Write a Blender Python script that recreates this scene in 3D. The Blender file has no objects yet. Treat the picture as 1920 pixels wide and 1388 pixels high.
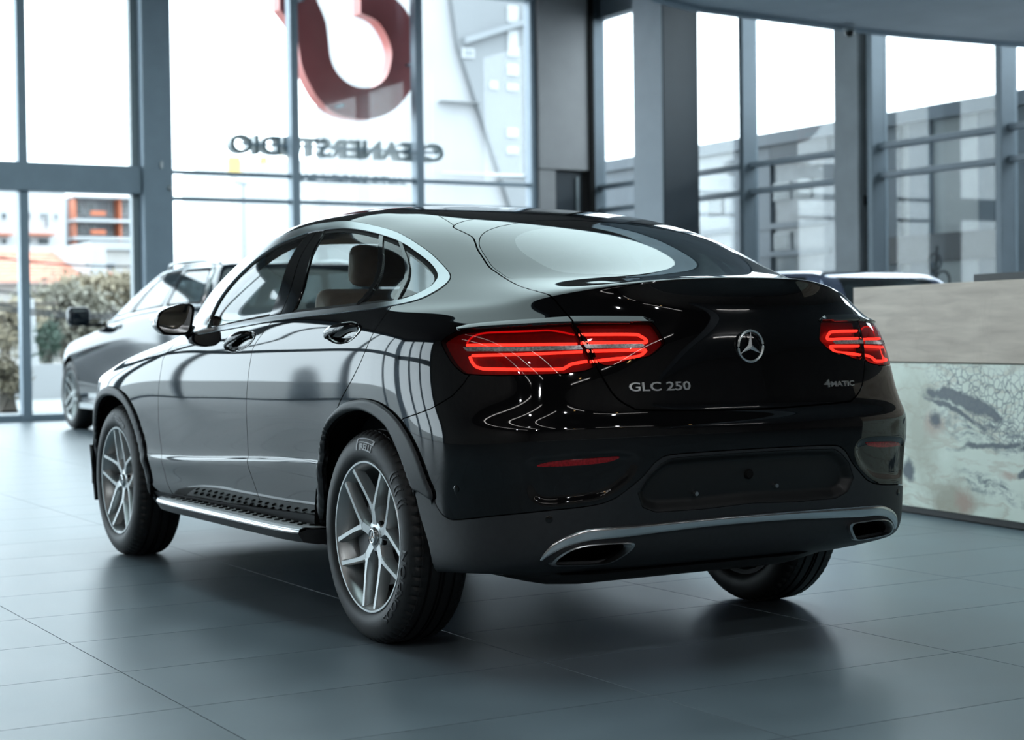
import bpy, bmesh, math, random
import numpy as np
from mathutils import Matrix, Vector
random.seed(7)
rng = np.random.RandomState(11)
scene = bpy.context.scene
COL = scene.collection

# ------------------------------------------------------------------ camera, sky, lamps, exposure
cam_d = bpy.data.cameras.new('camera')
cam_d.sensor_fit = 'HORIZONTAL'; cam_d.sensor_width = 36.0
cam_d.lens = 3182.8 / 1920 * 36.0
cam_d.clip_start = 0.05; cam_d.clip_end = 2000
cam_d.dof.use_dof = True; cam_d.dof.focus_distance = 5.75; cam_d.dof.aperture_fstop = 3.2
cam = bpy.data.objects.new('camera', cam_d); COL.objects.link(cam)
_r = Vector((-0.50200508, -0.86476645, -0.01303383)); _u = Vector((0.01190394, -0.02197772, 0.99968759)); _f = Vector((0.86478274, -0.5016931, -0.02132706))
_m = Matrix((( _r.x, _u.x, -_f.x, -5.33851895), (_r.y, _u.y, -_f.y, 3.42125791), (_r.z, _u.z, -_f.z, 1.06812477), (0, 0, 0, 1)))
cam.matrix_world = _m
scene.camera = cam

SKY = 3.4
world = bpy.data.worlds.new('overcast_sky'); scene.world = world; world.use_nodes = True
bg = world.node_tree.nodes['Background']
bg.inputs[0].default_value = (0.80, 0.915, 1.0, 1); bg.inputs[1].default_value = SKY
scene.view_settings.view_transform = 'Standard'; scene.view_settings.look = 'None'
scene.view_settings.exposure = 0.75; scene.view_settings.gamma = 1.0
scene.view_settings.use_curve_mapping = False
scene.cycles.max_bounces = 10; scene.cycles.transparent_max_bounces = 24
scene.cycles.diffuse_bounces = 4; scene.cycles.glossy_bounces = 6
scene.cycles.caustics_reflective = False; scene.cycles.caustics_refractive = False
scene.cycles.sample_clamp_indirect = 8.0

# ------------------------------------------------------------------ helpers
MATS = {}
def mat(name, base=(.5, .5, .5), rough=.5, metal=0.0, spec=.5, ior=None, coat=0.0, emit=None, estr=0.0, noise=None, nscale=20.0, bump=0.0, bscale=200.0, rvar=0.0):
    m = bpy.data.materials.new(name); m.use_nodes = True
    nt = m.node_tree; b = nt.nodes['Principled BSDF']
    b.inputs['Base Color'].default_value = (*base, 1)
    b.inputs['Roughness'].default_value = rough; b.inputs['Metallic'].default_value = metal
    b.inputs['Specular IOR Level'].default_value = spec
    if ior: b.inputs['IOR'].default_value = ior
    if coat: b.inputs['Coat Weight'].default_value = coat; b.inputs['Coat Roughness'].default_value = .02
    if emit: b.inputs['Emission Color'].default_value = (*emit, 1); b.inputs['Emission Strength'].default_value = estr
    tc = nt.nodes.new('ShaderNodeTexCoord')
    if noise:
        n = nt.nodes.new('ShaderNodeTexNoise'); n.inputs['Scale'].default_value = nscale; n.inputs['Detail'].default_value = 5
        nt.links.new(tc.outputs['Object'], n.inputs['Vector'])
        r = nt.nodes.new('ShaderNodeValToRGB'); r.color_ramp.elements[0].position = .3; r.color_ramp.elements[1].position = .7
        r.color_ramp.elements[0].color = (*[c * (1 - noise) for c in base], 1); r.color_ramp.elements[1].color = (*[min(1, c * (1 + noise)) for c in base], 1)
        nt.links.new(n.outputs[0], r.inputs[0]); nt.links.new(r.outputs[0], b.inputs['Base Color'])
        if rvar:
            mr = nt.nodes.new('ShaderNodeMapRange'); mr.inputs['To Min'].default_value = rough - rvar; mr.inputs['To Max'].default_value = rough + rvar
            nt.links.new(n.outputs[0], mr.inputs['Value']); nt.links.new(mr.outputs[0], b.inputs['Roughness'])
    if bump:
        n2 = nt.nodes.new('ShaderNodeTexNoise'); n2.inputs['Scale'].default_value = bscale; n2.inputs['Detail'].default_value = 3
        nt.links.new(tc.outputs['Object'], n2.inputs['Vector'])
        bp = nt.nodes.new('ShaderNodeBump'); bp.inputs['Strength'].default_value = bump; bp.inputs['Distance'].default_value = .004
        nt.links.new(n2.outputs[0], bp.inputs['Height']); nt.links.new(bp.outputs[0], b.inputs['Normal'])
    MATS[name] = m
    return m

def glass(name, tint=(.9, .95, .95), ior=1.45, rough=0.0, boost=1.0):
    m = bpy.data.materials.new(name); m.use_nodes = True; nt = m.node_tree
    nt.nodes.remove(nt.nodes['Principled BSDF']); out = nt.nodes['Material Output']
    t = nt.nodes.new('ShaderNodeBsdfTransparent'); t.inputs[0].default_value = (*tint, 1)
    g = nt.nodes.new('ShaderNodeBsdfGlossy'); g.inputs['Roughness'].default_value = rough
    f = nt.nodes.new('ShaderNodeFresnel'); ge = nt.nodes.new('ShaderNodeNewGeometry'); mr = nt.nodes.new('ShaderNodeMapRange')
    mr.inputs['To Min'].default_value = ior; mr.inputs['To Max'].default_value = 1 / ior   # same reflectance from both faces of a thin sheet
    nt.links.new(ge.outputs['Backfacing'], mr.inputs['Value']); nt.links.new(mr.outputs[0], f.inputs[0])
    mx = nt.nodes.new('ShaderNodeMixShader')
    if boost != 1.0:
        mu = nt.nodes.new('ShaderNodeMath'); mu.operation = 'MULTIPLY'; mu.inputs[1].default_value = boost; mu.use_clamp = True
        nt.links.new(f.outputs[0], mu.inputs[0]); nt.links.new(mu.outputs[0], mx.inputs[0])
    else:
        nt.links.new(f.outputs[0], mx.inputs[0])
    nt.links.new(t.outputs[0], mx.inputs[1]); nt.links.new(g.outputs[0], mx.inputs[2]); nt.links.new(mx.outputs[0], out.inputs[0])
    MATS[name] = m
    return m

def link(o, parent=None):
    COL.objects.link(o)
    if parent is not None: o.parent = parent
    return o
def tag(o, label=None, cat=None, group=None, kind=None):
    if label: o['label'] = label
    if cat: o['category'] = cat
    if group: o['group'] = group
    if kind: o['kind'] = kind
    return o
def empty(name, loc=(0, 0, 0), rz=0.0, label=None, cat=None, group=None, kind=None):
    o = bpy.data.objects.new(name, None); COL.objects.link(o); o.empty_display_size = .1
    o.location = loc; o.rotation_euler = (0, 0, rz)
    return tag(o, label, cat, group, kind)

class MB:
    """collects simple shapes and links them as one mesh object"""
    def __init__(s): s.v = []; s.f = []; s.smooth = False
    def add(s, vs, fs):
        n = len(s.v); s.v += [tuple(map(float, v)) for v in vs]; s.f += [tuple(i + n for i in f) for f in fs]; return s
    def box(s, x0, x1, y0, y1, z0, z1):
        return s.add([(x0, y0, z0), (x1, y0, z0), (x1, y1, z0), (x0, y1, z0), (x0, y0, z1), (x1, y0, z1), (x1, y1, z1), (x0, y1, z1)],
                     [(0, 3, 2, 1), (4, 5, 6, 7), (0, 1, 5, 4), (1, 2, 6, 5), (2, 3, 7, 6), (3, 0, 4, 7)])
    def prism(s, pts, axis, a, b):
        """outline in the two other axes, extruded from a to b along axis"""
        def P(q, h):
            return {0: (h, q[0], q[1]), 1: (q[0], h, q[1]), 2: (q[0], q[1], h)}[axis]
        n = len(pts)
        return s.add([P(q, a) for q in pts] + [P(q, b) for q in pts], [tuple(range(n))[::-1], tuple(range(n, 2 * n))] + [(i, (i + 1) % n, n + (i + 1) % n, n + i) for i in range(n)])
    def tube(s, pts, r, k=8, cap=True):
        pts = [Vector(p) for p in pts]; n = len(pts); rr = r if hasattr(r, '__len__') else [r] * n
        vs = []
        for i, p in enumerate(pts):
            d = (pts[min(i + 1, n - 1)] - pts[max(i - 1, 0)]).normalized()
            a = d.cross(Vector((0, 0, 1)));  a = d.cross(Vector((0, 1, 0))) if a.length < .1 else a
            a.normalize(); b = d.cross(a)
            vs += [p + rr[i] * (math.cos(t) * a + math.sin(t) * b) for t in [2 * math.pi * j / k for j in range(k)]]
        fs = [(i * k + j, i * k + (j + 1) % k, (i + 1) * k + (j + 1) % k, (i + 1) * k + j) for i in range(n - 1) for j in range(k)]
        if cap: fs += [tuple(range(k))[::-1], tuple(range((n - 1) * k, n * k))]
        return s.add(vs, fs)
    def lathe(s, prof, k=64, axis=1, mod=None):
        """profile of (radius, along axis) turned round the axis"""
        n = len(prof); vs = []
        for j in range(k):
            t = 2 * math.pi * j / k
            for i, (r, h) in enumerate(prof):
                r2 = r + (mod(i, j) if mod else 0)
                vs.append((r2 * math.cos(t), h, r2 * math.sin(t)) if axis == 1 else ((h, r2 * math.cos(t), r2 * math.sin(t)) if axis == 0 else (r2 * math.cos(t), r2 * math.sin(t), h)))
        fs = [(j * n + i, j * n + i + 1, ((j + 1) % k) * n + i + 1, ((j + 1) % k) * n + i) for j in range(k) for i in range(n - 1)]
        return s.add(vs, fs)
    def build(s, name, material, parent=None, smooth=False, loc=None, bevel=0.0, sub=0, fix=True):
        me = bpy.data.meshes.new(name); me.from_pydata(s.v, [], s.f)
        if fix:
            bm = bmesh.new(); bm.from_mesh(me); bmesh.ops.recalc_face_normals(bm, faces=bm.faces); bm.to_mesh(me); bm.free()
        if smooth or sub: me.polygons.foreach_set('use_smooth', [True] * len(me.polygons))
        me.materials.append(material)
        o = bpy.data.objects.new(name, me); link(o, parent)
        if loc is not None: o.location = loc
        if bevel:
            md = o.modifiers.new('bevel', 'BEVEL'); md.width = bevel; md.segments = 2; md.limit_method = 'ANGLE'
        if sub:
            md = o.modifiers.new('sub', 'SUBSURF'); md.levels = sub; md.render_levels = sub
        if smooth and not sub:
            try:
                with_angle = o.modifiers  # keep sharp edges by angle
                me.set_sharp_from_angle(angle=math.radians(35))
            except Exception: pass
        return o
def box_obj(name, b, m, parent=None, bevel=0.0):
    return MB().box(*b).build(name, m, parent, bevel=bevel)
def share(o, name, parent, loc=None, rot=None, scale=None):
    c = bpy.data.objects.new(name, o.data); link(c, parent)
    for md in o.modifiers:
        n = c.modifiers.new(md.name, md.type)
        for a in ('width', 'segments', 'limit_method', 'levels', 'render_levels'):
            if hasattr(md, a): setattr(n, a, getattr(md, a))
    if loc is not None: c.location = loc
    if rot is not None: c.rotation_euler = rot
    if scale is not None: c.scale = scale
    return c
def text_mesh(body, size=1.0, extrude=.05, bold=0.0, res=3):
    cu = bpy.data.curves.new('text', 'FONT'); cu.body = body; cu.size = size; cu.extrude = extrude; cu.offset = bold; cu.resolution_u = res
    cu.align_x = 'LEFT'
    o = bpy.data.objects.new('text', cu); COL.objects.link(o)
    dg = bpy.context.evaluated_depsgraph_get()
    me = bpy.data.meshes.new_from_object(o.evaluated_get(dg))
    bpy.data.objects.remove(o); bpy.data.curves.remove(cu)
    n = len(me.vertices); co = np.empty(n * 3); me.vertices.foreach_get('co', co)
    return me, co.reshape(-1, 3)
# ------------------------------------------------------------------ materials
M_paint = mat('black_car_paint', (.0035, .0035, .004), .03, ior=1.52)
M_gloss = mat('gloss_black_trim', (.004, .004, .004), .06, ior=1.5)
M_clad = mat('grey_textured_plastic', (.022, .024, .027), .48, noise=.12, nscale=60, bump=.15, bscale=900)
M_clad_dark = mat('dark_textured_plastic', (.008, .0085, .009), .5, noise=.1, nscale=60, bump=.15, bscale=900)
M_dark = mat('matt_black', (.004, .004, .004), .8, spec=.2, noise=.2, nscale=30)
M_chrome = mat('chrome', (.78, .80, .81), .16, 1.0, noise=.03, nscale=8)
M_satin = mat('satin_aluminium', (.55, .57, .58), .28, 1.0, noise=.05, nscale=30)
M_trimal = mat('window_trim_aluminium', (.30, .32, .33), .22, 1.0, noise=.04, nscale=12)
M_rim = mat('grey_alloy', (.46, .48, .48), .33, .8, noise=.05, nscale=20)
M_rim2 = mat('bright_machined_alloy', (.55, .57, .57), .25, .95, noise=.05, nscale=20)
M_rubber = mat('tyre_rubber', (.012, .012, .0125), .55, noise=.15, nscale=40, bump=.1, bscale=400)
M_plate = mat('brushed_tread_plate', (.48, .50, .51), .5, .5, noise=.08, nscale=40)
M_frame2 = mat('dark_window_frame', (.135, .17, .20), .42, .2, noise=.05, nscale=5)
M_tyretext = mat('tyre_lettering', (.62, .64, .66), .5, noise=.1, nscale=50)
M_tyretext2 = mat('dark_tyre_lettering', (.035, .036, .04), .4, noise=.1, nscale=50)
M_brake = mat('brake_steel', (.12, .12, .12), .45, .8, noise=.1, nscale=50)
M_carglass = glass('tinted_car_glass', (.80, .84, .83), 1.5)
M_rearglass = glass('dark_rear_glass', (.10, .12, .12), 1.52, boost=1.3)
M_frit = mat('black_glass_border', (.004, .004, .004), .03, ior=1.40)
M_badge = mat('satin_chrome_badge', (.85, .87, .88), .32, 1.0, noise=.03, nscale=30)
M_midgrey = mat('mid_blue_grey', (.20, .24, .28), .45, noise=.05, nscale=4)
M_nbdark = mat('blue_grey_metal', (.055, .072, .090), .4, noise=.06, nscale=3)
M_qglass = glass('privacy_glass', (.34, .37, .37), 1.5)
M_beige = mat('beige_leather', (.36, .27, .20), .55, noise=.08, nscale=40, bump=.1, bscale=300)
M_black_in = mat('black_interior_plastic', (.012, .012, .013), .6, noise=.1, nscale=40)
M_led = mat('red_led', (.5, .02, .01), .4, emit=(1.0, .075, .045), estr=1.6)
M_led2 = mat('dim_red_led', (.4, .01, .01), .4, emit=(1.0, .015, .015), estr=.30)
M_lampbody = mat('dark_red_lamp_housing', (.11, .003, .004), .35, emit=(1, .01, .015), estr=.012, noise=.3, nscale=60)
M_lampgrey = mat('clear_lamp_strip', (.26, .23, .23), .25, .3, noise=.5, nscale=120)
M_lampglass = glass('red_lamp_glass', (.85, .30, .30), 1.5)
M_refl = mat('red_reflector', (.30, .006, .010), .12, noise=.5, nscale=160)
M_mirror = mat('mirror_glass', (.6, .6, .6), .01, 1.0, noise=.01, nscale=3)

M_tile = mat('slate_floor_tile', (.130, .166, .190), .34, spec=.5, noise=.16, nscale=2.3, bump=.10, bscale=260, rvar=.05)
M_grout = mat('dark_grout', (.018, .018, .019), .8, noise=.2, nscale=30)
M_frame = mat('grey_window_frame', (.27, .335, .395), .42, .2, noise=.05, nscale=5)
M_frame_l = mat('light_grey_frame', (.27, .31, .33), .40, .2, noise=.05, nscale=5)
M_pane = glass('window_pane', (.96, .985, .985), 1.45)
M_colm = mat('dark_blue_grey', (.016, .027, .038), .45, noise=.06, nscale=4)
M_pier = mat('warm_grey_panel', (.33, .325, .33), .5, noise=.05, nscale=3)
M_conc = mat('grey_concrete', (.24, .26, .28), .6, noise=.12, nscale=3, bump=.1, bscale=40)
M_ceil = mat('dark_brown_ceiling', (.06, .048, .045), .7, noise=.1, nscale=2)
M_slab = mat('grey_plaster_soffit', (.74, .77, .81), .7, noise=.05, nscale=2)
M_wall = mat('charcoal_wall', (.30, .28, .265), .6, noise=.15, nscale=2)
M_glow = mat('luminous_ceiling', (.8, .8, .8), .5, emit=(.74, .97, 1.0), estr=1.3)
M_tubelight = mat('white_tube_light', (.9, .9, .9), .4, emit=(1, .96, .92), estr=9.0)
M_warm = mat('warm_spot', (.9, .7, .4), .4, emit=(1, .62, .25), estr=14.0)
# ------------------------------------------------------------------ parent helper: every coordinate below is a world coordinate
def _wm(o):
    m = o.matrix_basis.copy()
    return (_wm(o.parent) @ o.matrix_parent_inverse @ m) if o.parent else m
def link(o, parent=None):
    COL.objects.link(o)
    if parent is not None:
        o.parent = parent; o.matrix_parent_inverse = _wm(parent).inverted()
    return o
XF, YR, YL, XB, ZC = 17.2, -11.3, 12.0, -14.0, 6.6     # facade, right wall, left wall, back wall, ceiling
def structure(o): return tag(o, kind='structure')

# floor: slate tiles 1.2 x 0.6 m on a grout bed
floor = structure(box_obj('floor', (XB, XF, YR, YL, -.10, -.004), M_grout))
TX, TY, GX, GY = .6145, 1.211, -1.246, .585
tb = MB(); hx, hy, c = TX / 2 - .0008, TY / 2 - .0008, .0012
tb.add([(-hx, -hy, -.006), (hx, -hy, -.006), (hx, hy, -.006), (-hx, hy, -.006), (-hx + c, -hy + c, 0), (hx - c, -hy + c, 0), (hx - c, hy - c, 0), (-hx + c, hy - c, 0)],
       [(4, 5, 6, 7), (0, 1, 5, 4), (1, 2, 6, 5), (2, 3, 7, 6), (3, 0, 4, 7)])
cells = []
inv = _m.inverted()
for i in range(int((XB - GX) / TX) + 0, int((XF - GX) / TX) + 1):
    for j in range(int((YR - GY) / TY) - 0, int((YL - GY) / TY) + 1):
        x, y = GX + (i + .5) * TX, GY + (j + .5) * TY
        if x - hx < XB or x + hx > XF + .02 or y - hy < YR or y + hy > YL: continue
        q = inv @ Vector((x, y, 0)); d = -q.z
        seen = d > 1 and abs(q.x / d) < .335 and abs(q.y / d) < .24
        cells.append((0 if seen else 1, d, x, y))
cells.sort()
first = None; rest = MB()
for k, (s, d, x, y) in enumerate(cells):
    if s == 0 and k < 300:
        if first is None:
            first = tb.build('tile', M_tile, floor, loc=(x, y, 0), fix=False)
        else: share(first, 'tile', floor, loc=(x, y, 0))
    else: rest.add([(a + x, b + y, z) for a, b, z in tb.v], tb.f)
tag(rest.build('tile_field', M_tile, floor, fix=False), kind='stuff')

# ceiling and the mezzanine slab with its rounded edge
structure(box_obj('ceiling', (XB, XF + .3, YR - .3, YL + .3, ZC, ZC + .3), M_ceil))
edge = [(-14, -4.3), (2, -4.3), (5.0, -4.4), (6.4, -4.7), (7.2, -5.2), (7.75, -5.85), (7.97, -6.46), (8.02, -7.07), (8.08, -7.76), (8.16, -8.6), (8.17, -9.5), (8.05, -11.3), (-14, -11.3)]
slab = structure(MB().prism(edge, 2, 4.2, 4.55).build('ceiling_mezzanine', M_slab))
lip = [(x + .06 if x > 0 else x, y + .05) for x, y in edge[:-2]] + [(8.10, -11.3)]
MB().prism([(x, y) for x, y in edge[1:-1]][:0] or [*lip, *[(x - .10, y - .06) for x, y in lip[::-1]]], 2, 4.16, 4.60).build('edge_trim', M_frame, slab)

# solid walls behind and beside the camera
structure(box_obj('wall_back', (XB - .3, XB, YR, YL, 0, ZC), M_wall))
structure(box_obj('wall_right', (XB, 4.0, YR - .3, YR, 0, ZC), M_wall))
structure(box_obj('wall_left', (XB, 8.5, YL, YL + .3, 0, ZC), M_wall))

def pane(b, parent): return box_obj('glass_pane', b, M_pane, parent)
# front glazing (window_1): posts, transoms and panes
w1 = structure(empty('window_1', (XF, -2.2, 0), kind='structure'))
def post(y, w=.12, z0=0, z1=ZC, d=.14, m=None): return box_obj('mullion', (XF - d, XF + .04, y - w / 2, y + w / 2, z0, z1), m or M_frame, w1, .008)
ms = [-2.24, -.28, 1.68, 3.64, 6.08, 8.04, 10.0]
for y in ms: post(y)
for y in (-6.08, -8.06): post(y)
post(-10.02, .10)
for yc in (-4.0, 4.65, 11.6):
    cpost = box_obj('column', (XF - .30, XF + .1, yc - .21, yc + .20, 0, ZC), M_frame, w1, .012)
    box_obj('side_frame', (XF - .1, XF + .04, yc + .20, yc + .30, 0, ZC), M_frame_l, w1, .006)
box_obj('sensor', (XF - .33, XF - .30, -4.06, -4.03, 3.36, 3.46), M_satin, w1, .01)
MB().lathe([(0, 0), (.03, 0), (.036, .02), (.025, .035), (0, .04)], 16, 0).build('knob', M_satin, w1, True, loc=(XF - .34, -4.16, 3.10))
box_obj('transom', (XF - .24, XF + .06, -3.79, 4.44, 3.02, 3.39), M_frame, w1, .01)
box_obj('transom', (XF - .24, XF + .06, 4.86, 11.38, 3.02, 3.39), M_frame, w1, .01)
for z in (3.35, 2.985): box_obj('glazing_bar', (XF - .07, XF + .03, -9.97, -4.21, z - .027, z + .027), M_frame, w1, .005)
box_obj('head_beam', (XF - .2, XF + .1, -10.02, YL, 6.17, ZC), M_frame, w1)
box_obj('sill', (XF - .12, XF + .08, -10.02, YL, 0, .09), M_frame, w1)
ys = sorted([-10.0, -8.06, -6.08, -4.0] + ms[:1] + [-.28, 1.68, 3.64, 4.65, 6.08, 8.04, 10.0, 11.7])
for a, b in zip(ys[:-1], ys[1:]):
    if a < -3.9 and b <= -3.9:
        for z0, z1 in ((.09, 2.958), (3.012, 3.323), (3.377, 6.17)): pane((XF - .012, XF, a + .05, b - .05, z0, z1), w1)
    else:
        for z0, z1 in ((.09, 3.02), (3.39, 6.17)): pane((XF - .012, XF, a + .05, b - .05, z0, z1), w1)
# warm grey pier in the corner with a dark door leaf under it
pier = structure(box_obj('trim_1', (XF - .22, XF + .2, -10.96, -10.07, 3.6, ZC), M_pier))
box_obj('lower_panel', (XF - .20, XF + .2, -10.36, -10.07, 0, 3.585), M_pier, pier)
box_obj('dark_leaf', (XF - .10, XF + .2, -10.90, -10.36, 0, 3.585), M_colm, pier)
box_obj('edge_strip', (XF - .14, XF - .10, -10.82, -10.78, .1, 3.5), M_frame_l, pier)
box_obj('shadow_joint', (XF - .26, XF + .2, -11.05, -10.96, 0, ZC), M_dark, pier)

# right glazing (window_2)
w2 = structure(empty('window_2', (10, YR, 0), kind='structure'))
for x0, x1, m in ((17.10, 17.2, M_frame2), (15.28, 15.38, M_frame2), (13.28, 13.38, M_frame2), (10.70, 10.80, M_frame2), (8.56, 8.66, M_frame2), (6.4, 6.5, M_frame2), (4.0, 4.1, M_frame2)):
    box_obj('mullion', (x0, x1, YR - .06, YR + .20, 0, ZC), m, w2, .008)
for z in (3.35, 2.985):
    for a, b in ((4.1, 6.4), (6.5, 8.56), (8.66, 10.70), (11.32, 13.28), (13.38, 15.28), (15.38, 17.1)):
        box_obj('glazing_bar', (a, b, YR - .02, YR + .10, z - .035, z + .035), M_midgrey, w2, .006)
for a, b in ((4.1, 6.4), (6.5, 8.56), (8.66, 10.70), (11.3, 13.28), (13.38, 15.28), (15.38, 17.1)):
    for z0, z1 in ((.09, 2.95), (3.02, 3.315), (3.385, 5.98)): pane((a, b, YR - .012, YR, z0, z1), w2)
box_obj('sill', (4.0, 17.2, YR - .1, YR + .1, 0, .09), M_frame2, w2)
box_obj('head_beam', (4.0, 17.2, YR - .1, YR + .1, 5.98, ZC), M_frame2, w2)
pil = structure(box_obj('trim_2', (10.87, 11.31, YR - .1, YR + .28, 0, ZC), M_conc))
box_obj('switch_plate', (10.84, 10.87, YR + .02, YR + .09, 2.62, 2.74), M_satin, pil)
box_obj('switch_plate', (10.84, 10.87, YR + .11, YR + .19, 2.62, 2.74), M_dark, pil)
box_obj('shadow_joint', (10.80, 10.88, YR - .1, YR + .14, 0, ZC), M_dark, pil)
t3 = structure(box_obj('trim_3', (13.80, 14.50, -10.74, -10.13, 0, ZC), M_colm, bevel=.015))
box_obj('pale_side', (13.805, 14.49, -10.128, -10.11, 0, ZC), M_midgrey, t3)  # paler sheet on the left side, darker body: contrast of sides put into colour

# left glazing (window_3), beside the frame, it lights the flank of the cars
w3 = structure(empty('window_3', (8, YL, 0), kind='structure'))
xs = [8.5, 11.4, 14.3, 17.2]
for x in xs: box_obj('mullion', (x - .08, x + .08, YL - .2, YL + .1, 0, ZC), M_frame, w3)
box_obj('transom', (8.5, 17.2, YL - .15, YL + .05, 3.02, 3.39), M_frame, w3)
for a, b in zip(xs[:-1], xs[1:]):
    for z0, z1 in ((.05, 3.02), (3.39, 6.1)): pane((a + .08, b - .08, YL - .012, YL, z0, z1), w3)
box_obj('head_beam', (8.5, 17.2, YL - .1, YL + .1, 6.1, ZC), M_frame, w3)

# luminous ceiling field over the middle of the hall
pts = []
for k in range(72):
    t = 2 * math.pi * k / 72; cx, sx = math.cos(t), math.sin(t)
    e = 2 / 3.2
    pts.append((4.4 + 6.5 * math.copysign(abs(cx) ** e, cx), -2.2 + 4.9 * math.copysign(abs(sx) ** e, sx)))
lum = empty('ceiling_light', (4.4, -2.2, ZC - .1), label='large rounded luminous ceiling field glowing pale green above the black coupe', cat='ceiling light')
MB().prism(pts, 2, ZC - .06, ZC - .002).build('diffuser', M_glow, lum)
rim2 = MB(); n = len(pts)
out = [(4.4 + (x - 4.4) * 1.02, -2.2 + (y + 2.2) * 1.025) for x, y in pts]
vs = [(x, y, ZC - .1) for x, y in out] + [(x, y, ZC - .1) for x, y in pts] + [(x, y, ZC - .001) for x, y in out] + [(x, y, ZC - .001) for x, y in pts]
fs = []
for i in range(n):
    j = (i + 1) % n
    fs += [(i, j, n + j, n + i), (i, 2 * n + i, 2 * n + j, j), (n + i, n + j, 3 * n + j, 3 * n + i)]
rim2.add(vs, fs); rim2.build('frame', M_frame, lum)

# tube lights and small warm spots behind and beside the camera (seen as reflections in the paint)
spots = [((-9.0, 8.5), (2.0, 9.2)), ((-9.5, 6.2), (1.5, 7.0)), ((-10, 4.0), (-4.5, 4.4)), ((-11.5, -3.5), (-11.5, .5)), ((-9.0, -7), (-9.0, -4.8)), ((-12.5, 1.5), (-12.5, 3.5))]
for k, (a, b) in enumerate(spots):
    z = ZC - .35 if k != 4 else 4.08
    t = empty('tube_light', ((a[0] + b[0]) / 2, (a[1] + b[1]) / 2, z), label='thin white tube light hanging under the dark ceiling of the showroom', cat='tube light', group='tube lights behind the camera')
    MB().tube([(*a, z), (*b, z)], .022, 8).build('tube', M_tubelight, t)
    MB().tube([(*a, z + .05), (*b, z + .05)], .028, 6).build('housing', M_frame, t)
for x, y in ((-12.5, -1.4), (-12.0, 2.4), (-11.0, -5.5)):
    t = empty('spotlight', (x, y, ZC - .3), label='small warm spotlight under the dark showroom ceiling', cat='spotlight', group='warm spotlights behind the camera')
    MB().lathe([(0, 0), (.10, 0), (.11, .02), (.11, .2), (0, .2)], 20, 2).build('housing', M_dark, t, True, loc=(x, y, ZC - .28))
    MB().lathe([(0, 0), (.09, 0)], 20, 2).build('lens', M_warm, t, loc=(x, y, ZC - .285))

for x, y in ((-10.5, 7.5), (-10.5, 3.0), (-10.5, -1.0), (-7.0, 9.5), (-6.5, 6.0), (-6.5, 1.2)):  # added fill lamps: they brighten the hall, no such fittings are known
    t = empty('fill_light', (x, y, ZC - .25), label='added round white fill light under the dark showroom ceiling, out of view', cat='fill_light', group='added fill lights behind the camera')
    MB().lathe([(.12, 0), (.135, 0), (.14, .02), (.14, .24), (0, .24)], 20, 2).build('housing', M_dark, t, True, loc=(x, y, ZC - .25))
    ld = bpy.data.lights.new('fill_light', 'AREA'); ld.shape = 'DISK'; ld.size = .23; ld.energy = 34; ld.color = (.93, .97, 1.0)
    lo = bpy.data.objects.new('lamp', ld); lo.location = (x, y, ZC - .24); lo.rotation_euler = (0, -.25, 0); link(lo, t)
# ------------------------------------------------------------------ smooth body surfaces: a B-spline through a net of points
class Surf:
    def __init__(s, net, it=3):
        s.net = np.array(net, float); s.nr, s.nc = s.net.shape[:2]; m = np.array([1, -1, 1.])
        padc = lambda A: np.concatenate([A[:, 1:2] * m, A, A[:, -2:-1] * m], 1)
        padr = lambda A: np.concatenate([2 * A[:1] - A[1:2], A, A[-2:-1] * m], 0)
        P = s.net.copy()
        for _ in range(it):
            A = padc(P); B = padr((A[:, :-2] + 4 * A[:, 1:-1] + A[:, 2:]) / 6)
            P = P + .85 * (s.net - (B[:-2] + 4 * B[1:-1] + B[2:]) / 6)
        s.ctrl = padr(padc(P))
    @staticmethod
    def _b(t): return np.stack([(1 - t) ** 3, 3 * t ** 3 - 6 * t ** 2 + 4, -3 * t ** 3 + 3 * t ** 2 + 3 * t + 1, t ** 3], -1) / 6
    @staticmethod
    def _d(t): return np.stack([-(1 - t) ** 2, 3 * t ** 2 - 4 * t, -3 * t ** 2 + 2 * t + 1, t ** 2], -1) / 2
    def __call__(s, u, v):
        u = np.clip(np.asarray(u, float), 0, s.nc - 1); v = np.clip(np.asarray(v, float), 0, s.nr - 1)
        i = np.minimum(u.astype(int), s.nc - 2); j = np.minimum(v.astype(int), s.nr - 2)
        bu, bv = s._b(u - i), s._b(v - j); du_, dv_ = s._d(u - i), s._d(v - j)
        G = s.ctrl[j[..., None, None] + np.arange(4)[:, None], i[..., None, None] + np.arange(4)[None, :]]
        P = np.einsum('...a,...b,...abk->...k', bv, bu, G)
        n = np.cross(np.einsum('...a,...b,...abk->...k', dv_, bu, G), np.einsum('...a,...b,...abk->...k', bv, du_, G))
        return P, n / (np.linalg.norm(n, axis=-1, keepdims=True) + 1e-12)
    def mirror_u(s, u, v):
        """u below 0 means the mirrored half"""
        P, n = s(np.abs(u), v); f = np.where(np.asarray(u) < 0, -1., 1.)
        P = P.copy(); P[..., 1] *= f
        return P, n
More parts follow.
